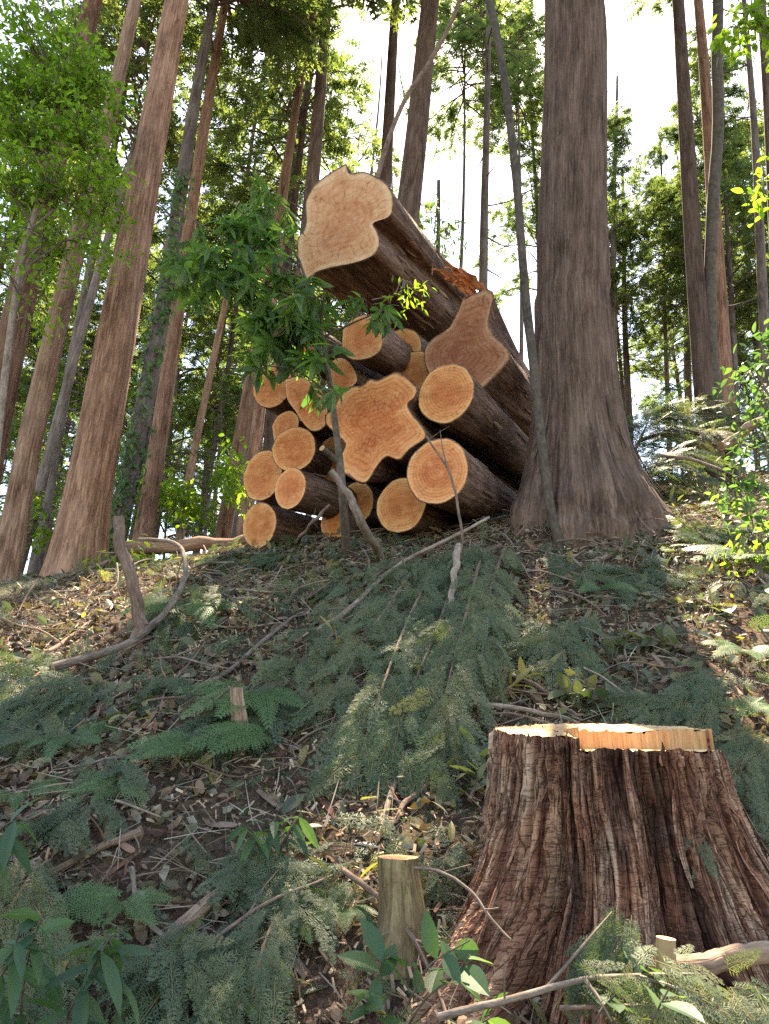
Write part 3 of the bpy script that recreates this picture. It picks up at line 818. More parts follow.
tree(762, 270, 748, 50, 16.0, 9, 19, 'bare trunk with curved dead branches near the right edge', 'sparse', 0.86, (0.7, 0.6), M_far, 0.1, 28, 0.03, 12, dead=14)
tree(775, 230, 760, 0, 11.0, 12, 20, 'grey trunk cut by the right edge under bright leaves', 'open', 0.72, (1.0, 0.9), M_cedar_g, 0.1, 29, 0.03, 14)
tree(736, 420, 728, 230, 22.0, 7, 18, 'thin trunk behind the brownish leaning one at right', 'pine', 0.40, (0.8, 1.0), M_far, 0.1, 30, 0.04, 12)

tree(452, 560, 462, 200, 21.0, 6, 25, 'thin trunk whose crown fills the gap above the top log', 'tall2', 0.68, (1.0, 0.6), M_far, 0.1, 41, 0.05, 12)
tree(522, 560, 520, 200, 23.0, 6, 26, 'thin trunk with a high crown just left of the massive cedar', 'tall2', 0.66, (1.0, 0.65), M_far, 0.1, 42, 0.05, 12)

# forest behind: trees that nothing tells apart
FARL = 'slender distant conifer lost among others deep in the forest'
for k, (px, y, Ht, kind, s) in enumerate([
        (-60, 20, 20, 'tall', 1.2), (-20, 27, 22, 'open2', 1.2), (15, 22, 20, 'open2', 1.2), (45, 30, 22, 'open', 1.3), (75, 24, 21, 'open2', 1.1), (100, 34, 22, 'tall', 1.0),
        (128, 22, 21, 'open', 1.2), (150, 28, 22, 'open2', 1.2), (195, 27, 21, 'open', 1.2), (210, 35, 23, 'tall', 1.0), (245, 25, 22, 'open2', 1.1),
        (285, 38, 22, 'open2', 1.2), (305, 25, 22, 'open', 1.2), (340, 23, 22, 'open2', 1.1), (362, 36, 21, 'tall', 1.0),
        (385, 26, 22, 'open', 1.1), (415, 27, 23, 'open2', 1.1), (548, 25, 29, 'open', 1.0),
        (634, 28, 21, 'open2', 0.85), (700, 33, 19, 'open', 1.0), (722, 24, 17, 'open2', 0.9), (748, 28, 19, 'open2', 1.0), (790, 24, 20, 'tall', 1.2),
        (830, 30, 22, 'pine', 1.2), (770, 36, 20, 'open', 1.2), (600, 34, 20, 'open2', 0.9), (560, 33, 19, 'open', 0.8), (470, 38, 17, 'open', 0.8), (505, 42, 18, 'open2', 0.8),
        (0, 40, 24, 'tall', 1.3), (120, 44, 24, 'open2', 1.4), (230, 46, 24, 'open', 1.4), (320, 48, 24, 'open2', 1.4), (180, 52, 22, 'bushy', 1.2), (60, 50, 22, 'open2', 1.4)]):
    tree(px, 560, px + (470 - px) * 0.13 + rng.uniform(-8, 8), 260, y, rng.uniform(0.16, 0.30) / mpp(at(px, 540, y)), Ht, FARL, kind, rng.uniform(0.24, 0.42), (s, s * rng.uniform(0.85, 1.1)),
         M_far, 0.1, 100 + k, 0.08, 10, 'distant conifers behind the log pile')

UND = {}
for k, (px, y, Ht, s) in enumerate([(20, 20, 7, 1), (60, 17, 6, .9), (150, 19, 6.5, 1), (165, 26, 9, 1.3), (205, 21, 7, 1), (230, 29, 10, 1.3), (118, 23, 8, 1.2), (255, 22, 7, 1), (90, 30, 10, 1.4),
                                     (290, 27, 9, 1.3), (-15, 24, 9, 1.3), (690, 23, 4.5, .9), (770, 25, 7, 1.2)]):
    tree(px, 545, px + (470 - px) * 0.1, 330, y, 0.10 / mpp(at(px, 540, y)), Ht, 'young leafy understory tree among the distant trunks', None, 0, (1, 1), M_far, 0.1, 300 + k, 0.1, 8, 'young understory trees', 'understory_tree')
    t_ = bpy.data.objects[[o.name for o in COL.objects if o.name.startswith('understory_tree')][-1]]
    if not UND:
        pc = crown_data(9, 5.2, 1.9, 46, 0.45, 20, 0.35, (0.22, 0.40)); UND[0] = o = mk('crown', pc, [M_under, M_far], t_)
    else:
        o = UND[0].copy(); COL.objects.link(o); o.parent = t_
    o.location = (0, 0, Ht * 0.16); o.scale = (s, s, Ht / 5.6); o.rotation_euler = (0, 0, k * 1.3)

# ivy on its trunk, a part of that tree
pos, ax, nn = [], [], []
for k in range(1500):
    h = rng.uniform(0.2, 8.0); a = rng.uniform(-np.pi, 0.4); i = np.argmin(abs(P5[:, 2] - (P5[0, 2] + h)))
    if vnoise(a * 1.5, h * 0.9, 0, 91) < -0.25: continue
    nrm = np.array([math.cos(a), math.sin(a), 0.25]); pos.append(np.array([P5[i, 0], P5[i, 1], P5[0, 2] + h]) + nrm * (r5[i] + rng.uniform(0, 0.10)))
    nn.append(nrm + rng.normal(size=3) * 0.4); ax.append(np.array([-math.sin(a), math.cos(a), 0]) * rng.normal() + np.array([0, 0, -0.6]))
pos, ax, nn = map(np.array, (pos, ax, nn))
mk('ivy', [inst(LEAF_OVAL, pos, frames(ax, nn), rng.uniform(0.07, 0.14, len(pos)))], M_ivy, T5, P5[0])


# ------------------------------------------------------------------ log pile
AX_YAW, AX_RISE = R(33), R(4.5)
PLC = math.sin(AX_YAW) * 0.45 + math.cos(AX_YAW) * 6.55


def log(label, poly=None, cpx=None, size=None, off=0.0, length=4.0, rfar=None, yaw=AX_YAW, rise=AX_RISE, mat=None, red=False, tint=0.5, taper_len=1.0, seed=1, endm=None, pith=None, wob=0.03, name='cut_log', fluted=0.0, fc=(0, 0), strips=8):
    d = np.array([math.sin(yaw) * math.cos(rise), math.cos(yaw) * math.cos(rise), math.sin(rise)])
    n0 = np.array([math.sin(AX_YAW), math.cos(AX_YAW), 0])
    c_px = cpx if cpx is not None else np.mean(poly, axis=0)
    rr = ray(*c_px); C = EYE + rr * ((PLC + off) / (rr @ n0))
    ex = norm(np.cross(d, [0, 0, 1.0])); ey = np.cross(ex, d)
    nth = 96
    th = np.linspace(0, 2 * np.pi, nth, endpoint=False)
    if poly is not None:
        Q = []
        for p in poly:
            r_ = ray(*p); X_ = EYE + r_ * (((C - EYE) @ d) / (r_ @ d)); Q.append([(X_ - C) @ ex, (X_ - C) @ ey])
        Q = np.array(Q)
        if pith is not None:
            r_ = ray(*pith); X_ = EYE + r_ * (((C - EYE) @ d) / (r_ @ d)); c2 = np.array([(X_ - C) @ ex, (X_ - C) @ ey]); C = C + ex * c2[0] + ey * c2[1]; Q = Q - c2
        Qs = catmull(np.vstack([Q, Q[:1]]), 300)
        # resample the outline by arc length so that lobes keep their shape
        seg = np.concatenate([[0], np.cumsum(np.linalg.norm(np.diff(Qs, axis=0), axis=1))])
        nth = 140
        u = np.linspace(0, seg[-1], nth, endpoint=False)
        O = np.stack([np.interp(u, seg, Qs[:, 0]), np.interp(u, seg, Qs[:, 1])], -1)
        if np.sum(O[:, 0] * np.roll(O[:, 1], -1) - O[:, 1] * np.roll(O[:, 0], -1)) < 0: O = O[::-1]
        th = np.unwrap(np.arctan2(O[:, 1], O[:, 0]))
    else:
        m = mpp(C); rad = size * 0.5 * m
        wv = 1 + wob * fbm(np.cos(th) * 1.2 + seed, np.sin(th) * 1.2, 0, 3, seed) * 2 + 0.012 * vnoise(np.cos(th) * 6, np.sin(th) * 6, 0, seed)
        O = np.stack([np.cos(th), np.sin(th)], -1) * (rad * wv)[:, None]
    rmean = np.mean(np.linalg.norm(O, axis=1))
    rfar = rfar or rmean * 0.85
    s = np.concatenate([[0, 0.004, 0.02], np.linspace(0.06, 1.2, 34), np.linspace(1.3, length, 30)])
    far = np.stack([np.cos(th), np.sin(th)], -1) * rfar + np.array(fc)
    rings = []
    for si in s:
        w = math.exp(-(si / taper_len) ** 1.3); w = w * (1 - si / length * 0.2)
        q = O * w + far * (1 - w) * (1 - 0.12 * si / length)
        if si > 0.003:
            bk = 0.014 + 0.020 * fbm(th * 3.0 * max(rmean / 0.3, 1), si * 0.8 + seed, 0, 3, seed) + 0.012 * vnoise(th * 13, si * 1.4, seed, seed) + fluted * vnoise(th * 5, si * 0.5, seed + 3, seed)
            q = q * (1 + bk[:, None] * 0.26 / max(rmean, 0.2)) if si > 0.01 else q * 1.03
        rings.append(C + d * si + ex * q[:, :1] + ey * q[:, 1:])
    Vr = np.array(rings); m = len(s)
    i, j = np.meshgrid(np.arange(m - 1), np.arange(nth), indexing='ij'); j2 = (j + 1) % nth
    Fb = np.stack([i * nth + j, (i + 1) * nth + j, (i + 1) * nth + j2, i * nth + j2], -1).reshape(-1, 4)
    tcb = np.stack([np.broadcast_to(np.cos(th) * rmean, (m, nth)), np.broadcast_to(np.sin(th) * rmean, (m, nth)), np.repeat(s[:, None], nth, 1)], -1).reshape(-1, 3) + seed * 2.3
    t = thing(name, label, 'log', C, None)
    mk('bark', [dict(V=Vr.reshape(-1, 3), F=Fb, tc=tcb, tint=(seed * 0.31) % 1)], mat or M_logbark, t, C, smooth=True)
    for nm, k, sg in (('cut_end', 0, -1), ('back_end', m - 1, 1)):
        base = O if k == 0 else None
        ring = Vr[k]; cen = C + d * s[k]
        rh = np.array([1.0, 0.97, 0.9, 0.75, 0.5, 0.25, 0.08])
        vv = [cen + (ring - cen) * q for q in rh] + [cen[None]]
        vv = np.vstack(vv)
        vv[nth:] += d * (0.004 * fbm(((vv[nth:] - cen) @ ex) * 9, ((vv[nth:] - cen) @ ey) * 9, seed, 3, seed))[:, None]
        ff = []; K = len(rh)
        ii, jj = np.meshgrid(np.arange(K - 1), np.arange(nth), indexing='ij'); jb = (jj + 1) % nth
        quad = np.stack([ii * nth + jj, ii * nth + jb, (ii + 1) * nth + jb, (ii + 1) * nth + jj], -1).reshape(-1, 4)
        tri = np.stack([(K - 1) * nth + np.arange(nth), (K - 1) * nth + (np.arange(nth) + 1) % nth, np.full(nth, K * nth)], -1)
        if sg > 0: quad, tri = quad[:, ::-1], tri[:, ::-1]
        rel = vv - cen
        tce = np.stack([rel @ ex, rel @ ey, np.append(np.repeat(rh, nth), 0)], -1)
        tce[:, :2] += seed * 1.7
        mk(nm, [dict(V=vv, F=[quad, tri], tc=tce, tint=tint, ang=np.append(np.tile(np.abs((th - th[0]) % (2 * np.pi) - np.pi), K), 0))], endm or (M_end_red if red else M_end), t, C, smooth=True)
    if strips:
        for k in range(strips):
            j = int(rng.integers(nth)); i0 = int(rng.integers(3, m - 22)); idx = np.arange(i0, i0 + int(rng.integers(6, 20)), 2)
            rad_ = norm(Vr[idx[0], j] - (C + d * s[idx[0]])); side = norm(np.cross(d, rad_))
            P_ = Vr[idx, (j + (rng.normal() * 0.3 * np.arange(len(idx))).astype(int)) % nth] + rad_ * (0.008 + 0.05 * rng.random() * np.linspace(0, 1, len(idx))[:, None] ** 2)
            mk('bark_strip', ribbon(P_, rng.uniform(0.02, 0.07), 0.006, side), M_logbark if k % 3 else M_oldlog, t, C)
    return t, C, d, ex, ey


PA = [(346, 165), (349, 174), (363, 173), (376, 178), (387, 186), (392, 197), (392, 209), (388, 217), (373, 223), (376, 231), (379, 243), (375, 253), (365, 259), (352, 263), (332, 267),
      (318, 271), (306, 278), (300, 269), (298, 252), (299, 238), (304, 231), (307, 221), (306, 205), (310, 194), (318, 183), (332, 173)]
PB = [(463, 300), (474, 295), (486, 291), (493, 296), (490, 309), (488, 325), (493, 336), (502, 344), (509, 355), (501, 369), (490, 380), (478, 390), (455, 394), (436, 384), (427, 368), (425, 351), (433, 339), (448, 329), (457, 314)]
PC = [(326, 415), (334, 408), (340, 397), (349, 388), (362, 386), (370, 380), (377, 381), (386, 377), (396, 373), (407, 379), (416, 388), (414, 397), (407, 404), (412, 415), (421, 426), (425, 437), (409, 449), (399, 459),
      (387, 456), (378, 464), (365, 482), (349, 475), (340, 470), (341, 457), (346, 444), (338, 435), (327, 424)]
PM = [(285, 380), (297, 377), (310, 382), (322, 392), (327, 410), (325, 425), (314, 431), (305, 425), (296, 412), (287, 398)]
PO = [(343, 330), (352, 320), (366, 315), (380, 320), (383, 335), (380, 350), (368, 358), (352, 359), (343, 350)]
PP = [(330, 362), (342, 358), (352, 366), (357, 380), (350, 388), (342, 398), (334, 404), (328, 390)]
PN = [(272, 426), (278, 416), (290, 411), (298, 418), (297, 430), (288, 442), (276, 444)]

tA, CA, dA, exA, eyA = log('huge fluted log resting on top of the pile, its pale cut end lobed', PA, off=-0.35, length=3.0, rfar=0.50, taper_len=1.5, fc=(0.0, -0.16), tint=0.62, seed=2, endm=M_end_pale, pith=(345, 225), yaw=R(33), rise=R(5.5), fluted=0.03, strips=46)
log('dull reddish log with a bell shaped cut end, right of the top log', PB, off=0.55, length=3.2, rfar=0.36, taper_len=1.2, red=True, tint=0.40, seed=3, pith=(460, 356), yaw=R(31), rise=R(4), fluted=0.03, strips=24)
log('large log with a star shaped bright orange end at the centre', PC, off=-0.15, length=3.6, rfar=0.34, taper_len=0.9, tint=0.72, seed=4, pith=(377, 423), yaw=R(31), fluted=0.02)
log('round log with clear rings, right of the star shaped one', cpx=(446, 393), size=61, off=-0.05, tint=0.52, seed=5, yaw=R(28), length=3.4)
log('round log with a pale orange end under the ringed one', cpx=(437, 471), size=66, off=-0.15, tint=0.70, seed=6, yaw=R(28), length=3.4)
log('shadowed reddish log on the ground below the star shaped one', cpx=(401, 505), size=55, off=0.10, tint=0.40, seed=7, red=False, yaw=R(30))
log('small round log jutting forward at the left of the pile', cpx=(290, 488), size=42, off=-0.40, tint=0.68, seed=8, yaw=R(36), length=3.5)
log('round log above the small jutting one', cpx=(294, 449), size=46, off=-0.05, tint=0.62, seed=9, yaw=R(16))
log('oval log at the left side above the lowest one', cpx=(262, 475), size=51, off=0.05, tint=0.52, seed=10, wob=0.05)
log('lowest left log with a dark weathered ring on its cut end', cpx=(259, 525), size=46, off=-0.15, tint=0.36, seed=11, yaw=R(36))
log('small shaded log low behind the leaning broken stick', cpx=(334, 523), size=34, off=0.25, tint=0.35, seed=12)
log('round log highest at the left, under hanging leaves', cpx=(272, 386), size=44, off=0.05, tint=0.55, seed=13, yaw=R(22))
log('irregular log end behind the hanging leaves, left of the sapling stem', PM, off=0.0, tint=0.60, seed=14, taper_len=0.5, rfar=0.2)
log('thin slice of log end wedged between the left logs', PN, off=0.15, tint=0.50, seed=15, rfar=0.14, taper_len=0.4)
log('orange log end just under the huge top log', PO, off=0.05, tint=0.58, seed=16, rfar=0.22, taper_len=0.5)
log('narrow log end right of the sapling stem', PP, off=0.20, tint=0.50, seed=17, rfar=0.18, taper_len=0.5)
log('half hidden log end among the leaves at the upper left', cpx=(309, 347), size=44, off=0.10, tint=0.48, seed=18)
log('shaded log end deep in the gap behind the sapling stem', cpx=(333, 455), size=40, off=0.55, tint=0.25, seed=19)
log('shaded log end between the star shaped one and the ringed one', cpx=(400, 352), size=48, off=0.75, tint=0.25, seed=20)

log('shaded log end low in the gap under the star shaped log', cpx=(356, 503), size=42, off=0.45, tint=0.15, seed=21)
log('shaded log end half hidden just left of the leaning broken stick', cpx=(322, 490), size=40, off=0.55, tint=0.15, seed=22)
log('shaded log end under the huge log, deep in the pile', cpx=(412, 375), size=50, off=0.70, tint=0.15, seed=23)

# torn wood on the far top of the huge log and splinters
for k in range(22):
    o_ = rng.uniform(-9, 9); a_ = rng.uniform(0, 0.5); q = [at(436 + 50 * u + o_ * 0.8 + rng.normal(), 262 + 36 * u - o_ * 0.7 + rng.normal(), 6.55 + 0.42 * u - 0.02 * rng.random()) for u in np.linspace(a_, a_ + rng.uniform(0.3, 0.5), 5)]
    mk('torn_splinter', ribbon(np.array(q), rng.uniform(0.03, 0.09), 0.012, exA), M_torn, tA, CA)


# ------------------------------------------------------------------ the big stump in front
def stump():
    cx, cy, r0 = 0.885, 3.12, 0.435
    foot = np.array([cx, cy, H(cx, cy) - 0.1])
    n, m = 720, 260
    th = np.linspace(-np.pi, np.pi, n, endpoint=False)           # 0 = +x, -pi/2 = towards the eye
    zlo = H(cx + 1.0 * np.cos(th), cy + 1.0 * np.sin(th)) - 0.12
    zlo = np.minimum(zlo, 1.2); zlo = np.where(th < 0, np.minimum(zlo, H(cx, cy - 0.9) - 0.08 + 0 * th), zlo)
    al = th + np.pi / 2                                            # 0 = facing the eye
    xs_rel, zup, zdn = -0.195, 1.700, 1.618
    low = (np.cos(th) * r0 > xs_rel) & (np.sin(th) < 0.05)
    ztop = np.where(low, zdn + 0.010 * vnoise(th * 9, 0, 0, 5) + 0.007 * vnoise(th * 40, 0, 0, 6), zup + 0.10 * np.sin(th) * r0 + 0.006 * vnoise(th * 30, 0, 0, 7))
    t = np.linspace(0, 1, m) ** 1.0
    TH, T = np.meshgrid(th, t); AL = TH + np.pi / 2
    AL = (AL + np.pi) % (2 * np.pi) - np.pi
    Zv = zlo[None] * (1 - T) + ztop[None] * T
    hh = np.clip((1.70 - Zv), 0, 2)
    warp = 0.10 * vnoise(Zv * 1.6, AL * 1.2, 0, 4) + 0.05 * vnoise(Zv * 4.0, AL * 3, 0, 6)
    A2 = AL + warp
    g = lambda a, w: np.exp(-((((A2 - a) + np.pi) % (2 * np.pi) - np.pi) / w) ** 2)
    base = r0 + 0.08 * hh + 0.40 * np.clip(hh, 0, 1.3) ** 2.7 * (0.42 + 0.98 * g(-1.10, 0.36) + 0.55 * g(-0.25, 0.25) + 1.15 * g(1.05, 0.42) + 0.35 * g(0.35, 0.22) + 0.6 * g(2.4, 0.5) + 0.6 * g(-2.4, 0.5))
    folds = -0.10 * g(-0.72, 0.075) - 0.045 * g(-0.95, 0.04) - 0.085 * g(0.08, 0.07) - 0.06 * g(0.56, 0.05) - 0.04 * g(0.30, 0.035) - 0.05 * g(-0.38, 0.035) + 0.035 * g(-0.52, 0.06) + 0.03 * g(-0.15, 0.12)
    r = base + folds * np.clip(0.5 + 0.8 * hh, 0.4, 1.15)
    # bark: shredded fibres in overlapping ragged layers
    rg = lambda f, zf, sd, o=3: 1 - 2 * np.abs(fbm(A2 * f + 0.6 * vnoise(Zv * 2.1, A2 * 1.5, 0, sd + 9), Zv * zf, 0, o, sd))
    st = lambda v, w: np.clip(v / w, 0, 1)
    n1 = fbm(A2 * 5.5 + 0.25 * vnoise(Zv * 5, A2 * 4, 0, 2), Zv * 1.1, 0, 4, 61); n2 = fbm(A2 * 13, Zv * 1.5, 0, 4, 62); n3 = fbm(A2 * 26, Zv * 2.6, 0, 3, 63)
    d = 0.004 * rg(4.5, 0.7, 64) + 0.004 * rg(12, 1.0, 65) + 0.006 * rg(30, 1.8, 66) + 0.011 * st(n1, 0.04) + 0.010 * st(n2 - 0.05, 0.04) + 0.010 * st(n3, 0.05) + 0.007 * st(fbm(A2 * 52, Zv * 5.0, 0, 3, 67), 0.06) - 0.022
    gv = lambda f, zf, sd, w: np.exp(-(fbm(A2 * f + 0.5 * vnoise(Zv * 2.6, A2 * 2, 0, sd + 3), Zv * zf, 0, 2, sd) / w) ** 2)
    d = d - 0.026 * gv(5.0, 0.55, 71, 0.04) - 0.018 * gv(11.0, 0.9, 72, 0.05) - 0.010 * gv(24.0, 1.6, 73, 0.07)
    ripple = np.clip(0.5 + 1.8 * fbm(A2 * 2.2, Zv * 1.8, 0, 2, 33), 0, 1) * np.clip(hh * 2.2 - 0.5, 0, 1)
    ph = Zv * 46 + 4.5 * fbm(A2 * 7, Zv * 5, 0, 4, 44) + 5 * n2
    saw = ph - np.floor(ph)
    d = d + 0.007 * fbm(A2 * 60, Zv * 9, 0, 3, 95)
    d = d + 0.008 * ripple * (saw - 0.6) * (0.6 + 0.8 * vnoise(A2 * 15, Zv * 12, 0, 90))
    fadeT = np.clip((1 - T) * 30, 0.25, 1)
    r = r + d * fadeT
    X_ = cx + r * np.cos(TH); Y_ = cy + r * np.sin(TH) * 0.92
    tint = np.clip(0.36 + 0.50 * n1 + 0.60 * n2 + 0.50 * n3 + 0.10 * rg(30, 1.8, 66), 0.02, 0.95)
    V = np.stack([X_, Y_, Zv], -1)
    i, j = np.meshgrid(np.arange(m - 1), np.arange(n), indexing='ij'); j2 = (j + 1) % n
    Fq = np.stack([i * n + j, i * n + j2, (i + 1) * n + j2, (i + 1) * n + j], -1).reshape(-1, 4)
    tc = np.stack([np.cos(A2) * 0.6, np.sin(A2) * 0.6, Zv], -1)
    t_ = thing('tree_stump', 'massive freshly cut cedar stump with shaggy red bark in front', 'tree stump', foot)
    mk('bark', [dict(V=V.reshape(-1, 3), F=Fq, tc=tc.reshape(-1, 3), tint=tint.ravel())], M_stump, t_, foot, smooth=False)
    # cut top: an upper shelf, a lower ledge in front and the step between them
    ring = V[-1]; rx, ry = ring[:, 0] - cx, ring[:, 1] - cy
    f_i = np.where(ry < 0)[0]; b_i = np.where(ry >= 0)[0]
    of, ob = f_i[np.argsort(rx[f_i])], b_i[np.argsort(rx[b_i])]
    yf = lambda x: np.interp(x, rx[of], ry[of]); yb = lambda x: np.interp(x, rx[ob], ry[ob])
    x0, x1 = rx.min() + 0.004, rx.max() - 0.004
    xs = xs_rel; xr = 0.37
    ys = lambda x: -0.10 + 0.05 * np.sin(x * 5) + 0.012 * vnoise(x * 40, 0, 0, 3) + 0.10 * np.clip((x - 0.2) / 0.25, 0, 1) ** 2
    def sheet(xg, lo, hi, z, k=22, nz=0.006, sd=0):
        v = np.linspace(0, 1, k); XX = np.repeat(xg[:, None], k, 1); YY = lo[:, None] * (1 - v) + hi[:, None] * v
        ZZ = z + (0.10 * YY if sd == 1 else 0) + nz * fbm(XX * 12, YY * 12, 0, 3, sd) + 0.004 * np.sin(YY * 160 + XX * 20)
        VV = np.stack([XX + cx, YY + cy, ZZ], -1).reshape(-1, 3); a = len(xg)
        i, j = np.meshgrid(np.arange(a - 1), np.arange(k - 1), indexing='ij')
        FF = np.stack([i * k + j, (i + 1) * k + j, (i + 1) * k + j + 1, i * k + j + 1], -1).reshape(-1, 4)
        rel = VV - np.array([cx, cy, 0]); tcc = np.stack([rel[:, 0], rel[:, 1], np.minimum(np.hypot(rel[:, 0], rel[:, 1]) / r0, 0.97)], -1)
        return dict(V=VV, F=FF, tc=tcc, tint=0.5)
    xl = np.linspace(x0, xs, 40); xrr = np.linspace(xs, x1, 80)
    ysr = np.minimum(ys(xrr), yb(xrr) - 0.002)
    up = [sheet(xl, yf(xl), yb(xl), zup, sd=1), sheet(xrr, ysr, yb(xrr), zup, sd=1)]
    lowp = [sheet(xrr, yf(xrr), ysr, zdn, sd=2)]
    mk('upper_cut', up, M_pale, t_, foot); mk('lower_cut', lowp, M_pale, t_, foot)
    # the step wall, fibrous
    k = 12; v = np.linspace(0, 1, k); xg = np.linspace(xs, x1, 170)
    wig = 0.010 * fbm(xg * 55, 0, 0, 3, 5)
    zt = zup + 0.006 * vnoise(xg * 14, 0, 0, 8) + 0.007 * vnoise(xg * 70, 0, 0, 18) + 0.10 * (ys(xg)) + 0.006
    W = np.stack([np.repeat(xg[:, None], k, 1) + cx, (np.minimum(ys(xg), yb(xg) - 0.002) - 0.004)[:, None] - wig[:, None] * (1 - v) + cy, zdn - 0.004 + (zt - zdn)[:, None] * v], -1).reshape(-1, 3)
    i, j = np.meshgrid(np.arange(len(xg) - 1), np.arange(k - 1), indexing='ij')
    FW = np.stack([i * k + j, (i + 1) * k + j, (i + 1) * k + j + 1, i * k + j + 1], -1).reshape(-1, 4)
    yg = np.linspace(float(yf(np.array([xs]))[0]), float(ys(np.array([xs]))[0]), 30)
    W2 = np.stack([np.full((30, k), cx + xs + 0.004), np.repeat(yg[:, None], k, 1) + cy, np.repeat((zdn + (zup - zdn) * v)[None], 30, 0)], -1).reshape(-1, 3)
    i, j = np.meshgrid(np.arange(29), np.arange(k - 1), indexing='ij')
    FW2 = np.stack([i * k + j, (i + 1) * k + j, (i + 1) * k + j + 1, i * k + j + 1], -1).reshape(-1, 4)
    mk('step_face', [dict(V=W, F=FW, tc=np.stack([W[:, 0] * 3, W[:, 2] * 0.4, 0 * W[:, 0] + 0.7], -1)), dict(V=W2, F=FW2, tc=np.stack([W2[:, 1] * 3, W2[:, 2] * 0.4, 0 * W2[:, 0] + 0.7], -1))], M_step, t_, foot)
    for k in range(9):   # torn fibres standing along the cut
        x_ = rng.uniform(xs - 0.16, 0.40); y_ = float(yf(np.array([x_]))[0]); hz = 0.003 + 0.03 * rng.random() ** 2.5; z_ = zdn if x_ > xs else zup - 0.04
        q = np.array([[cx + x_ + rng.normal() * 0.002 * u, cy + y_ - 0.003, z_ - 0.05 + (0.05 + hz) * u] for u in np.linspace(0, 1, 5)])
        mk('fibre', ribbon(q, rng.uniform(0.006, 0.026), 0.002, np.array([1.0, 0, 0]), rng.uniform(0.15, 0.5)), M_stump, t_, foot)
    # shaggy strips peeling off the bark
    for k in range(60):
        a = rng.uniform(-1.25, 1.25); j = int(((a - np.pi / 2 + np.pi) % (2 * np.pi)) / (2 * np.pi) * n) % n
        i1 = int(rng.uniform(0.42, 0.99) * (m - 1)); ln = int(rng.uniform(0.10, 0.42) * m); i0 = max(i1 - ln, 0)
        idx = np.linspace(i0, i1, 8).astype(int); side = np.array([-math.sin(th[j]), math.cos(th[j]), 0]); out = np.array([math.cos(th[j]), math.sin(th[j]), 0])
        lift = (0.006 + 0.035 * rng.random() * np.linspace(1, 0, 8) ** 2)
        Pq = V[idx, (j + (np.linspace(0, 1, 8) * rng.normal() * 5).astype(int)) % n]
        Pq = np.vstack([Pq[:1], (Pq[:-2] + Pq[1:-1] + Pq[2:]) / 3, Pq[-1:]]) + out * lift[:, None]
        mk('bark_strip', ribbon(Pq, rng.uniform(0.008, 0.030), 0.003, side, rng.uniform(0.15, 0.55)), M_stump, t_, foot)


def step_mat():
    m, nt = newmat('fibrous step face'); b = NB(nt); v = b.attr('tc').outputs['Vector']
    n1 = b.noise(v, 28, 5, 0.7, (1, 0.5, 1)); n2 = b.noise(v, 6, 3, 0.6)
    c = b.ramp(n1, [(0.36, (0.26, 0.12, 0.055)), (0.5, (0.46, 0.25, 0.11)), (0.66, (0.56, 0.35, 0.17))])
    c = b.mix(b.math('MULTIPLY', n2, 0.5), c, (0.60, 0.33, 0.16))
    b.out(b.pbr(c, 0.8, b.bump(n1, 0.8, 0.01), 0.2)); return m


M_step = step_mat()
stump()


def peg(px, py_top, py_bot, wtop, wbot, label, name, mat, d=0.0, flare=True, lean=0.0):
    B = gp(px, py_bot, d); y = B[1]; Tp = at(px + lean, py_top, y)
    m = 14; s = np.linspace(0, 1, m); P = B[None] * (1 - s[:, None]) + Tp[None] * s[:, None]
    P = np.vstack([B - np.array([0, 0, 0.08]), P]); mp = mpp(B)
    if flare: P[:, 0] += 0.008 * np.sin(np.linspace(0, 5, len(P))); P[-1] += np.array([0.0, 0.0, 0.0])
    rad = np.concatenate([[wbot * 0.62 * mp], (wtop * 0.5 + (wbot - wtop) * 0.5 * (1 - s) ** 2) * mp])
    th = tube(P, rad, 26, True, 0.30 if flare else 0.03, seed=int(px) % 13, capm=1, tint=0.5)
    t = thing(name, label, 'tree stump', B)
    mk('bark', [th[0]], mat, t, B, smooth=True)
    cap = th[2]; cap['m'] = 0
    mk('cut_top', [cap], M_end_pale, t, B)


peg(400, 857, 944, 38, 56, 'short mossy stump with a fresh pale top left of the massive stump', 'small_stump', M_smallst, 0.0)
peg(666, 938, 975, 19, 21, 'thin smooth cut stub standing at the foot of the massive stump', 'sapling_stub', M_pale, 0.42, False)
peg(238, 688, 742, 13, 19, 'thin reddish cut stump among the ferns on the slope', 'small_stump', M_oldlog, 0.05, True)


# ------------------------------------------------------------------ sticks and fallen branches
def G3(p, lift=0.03):
    if len(p) > 2 and p[2] > 2:
        return at(*p)
    return gp(p[0], p[1], p[2] if len(p) > 2 else lift)


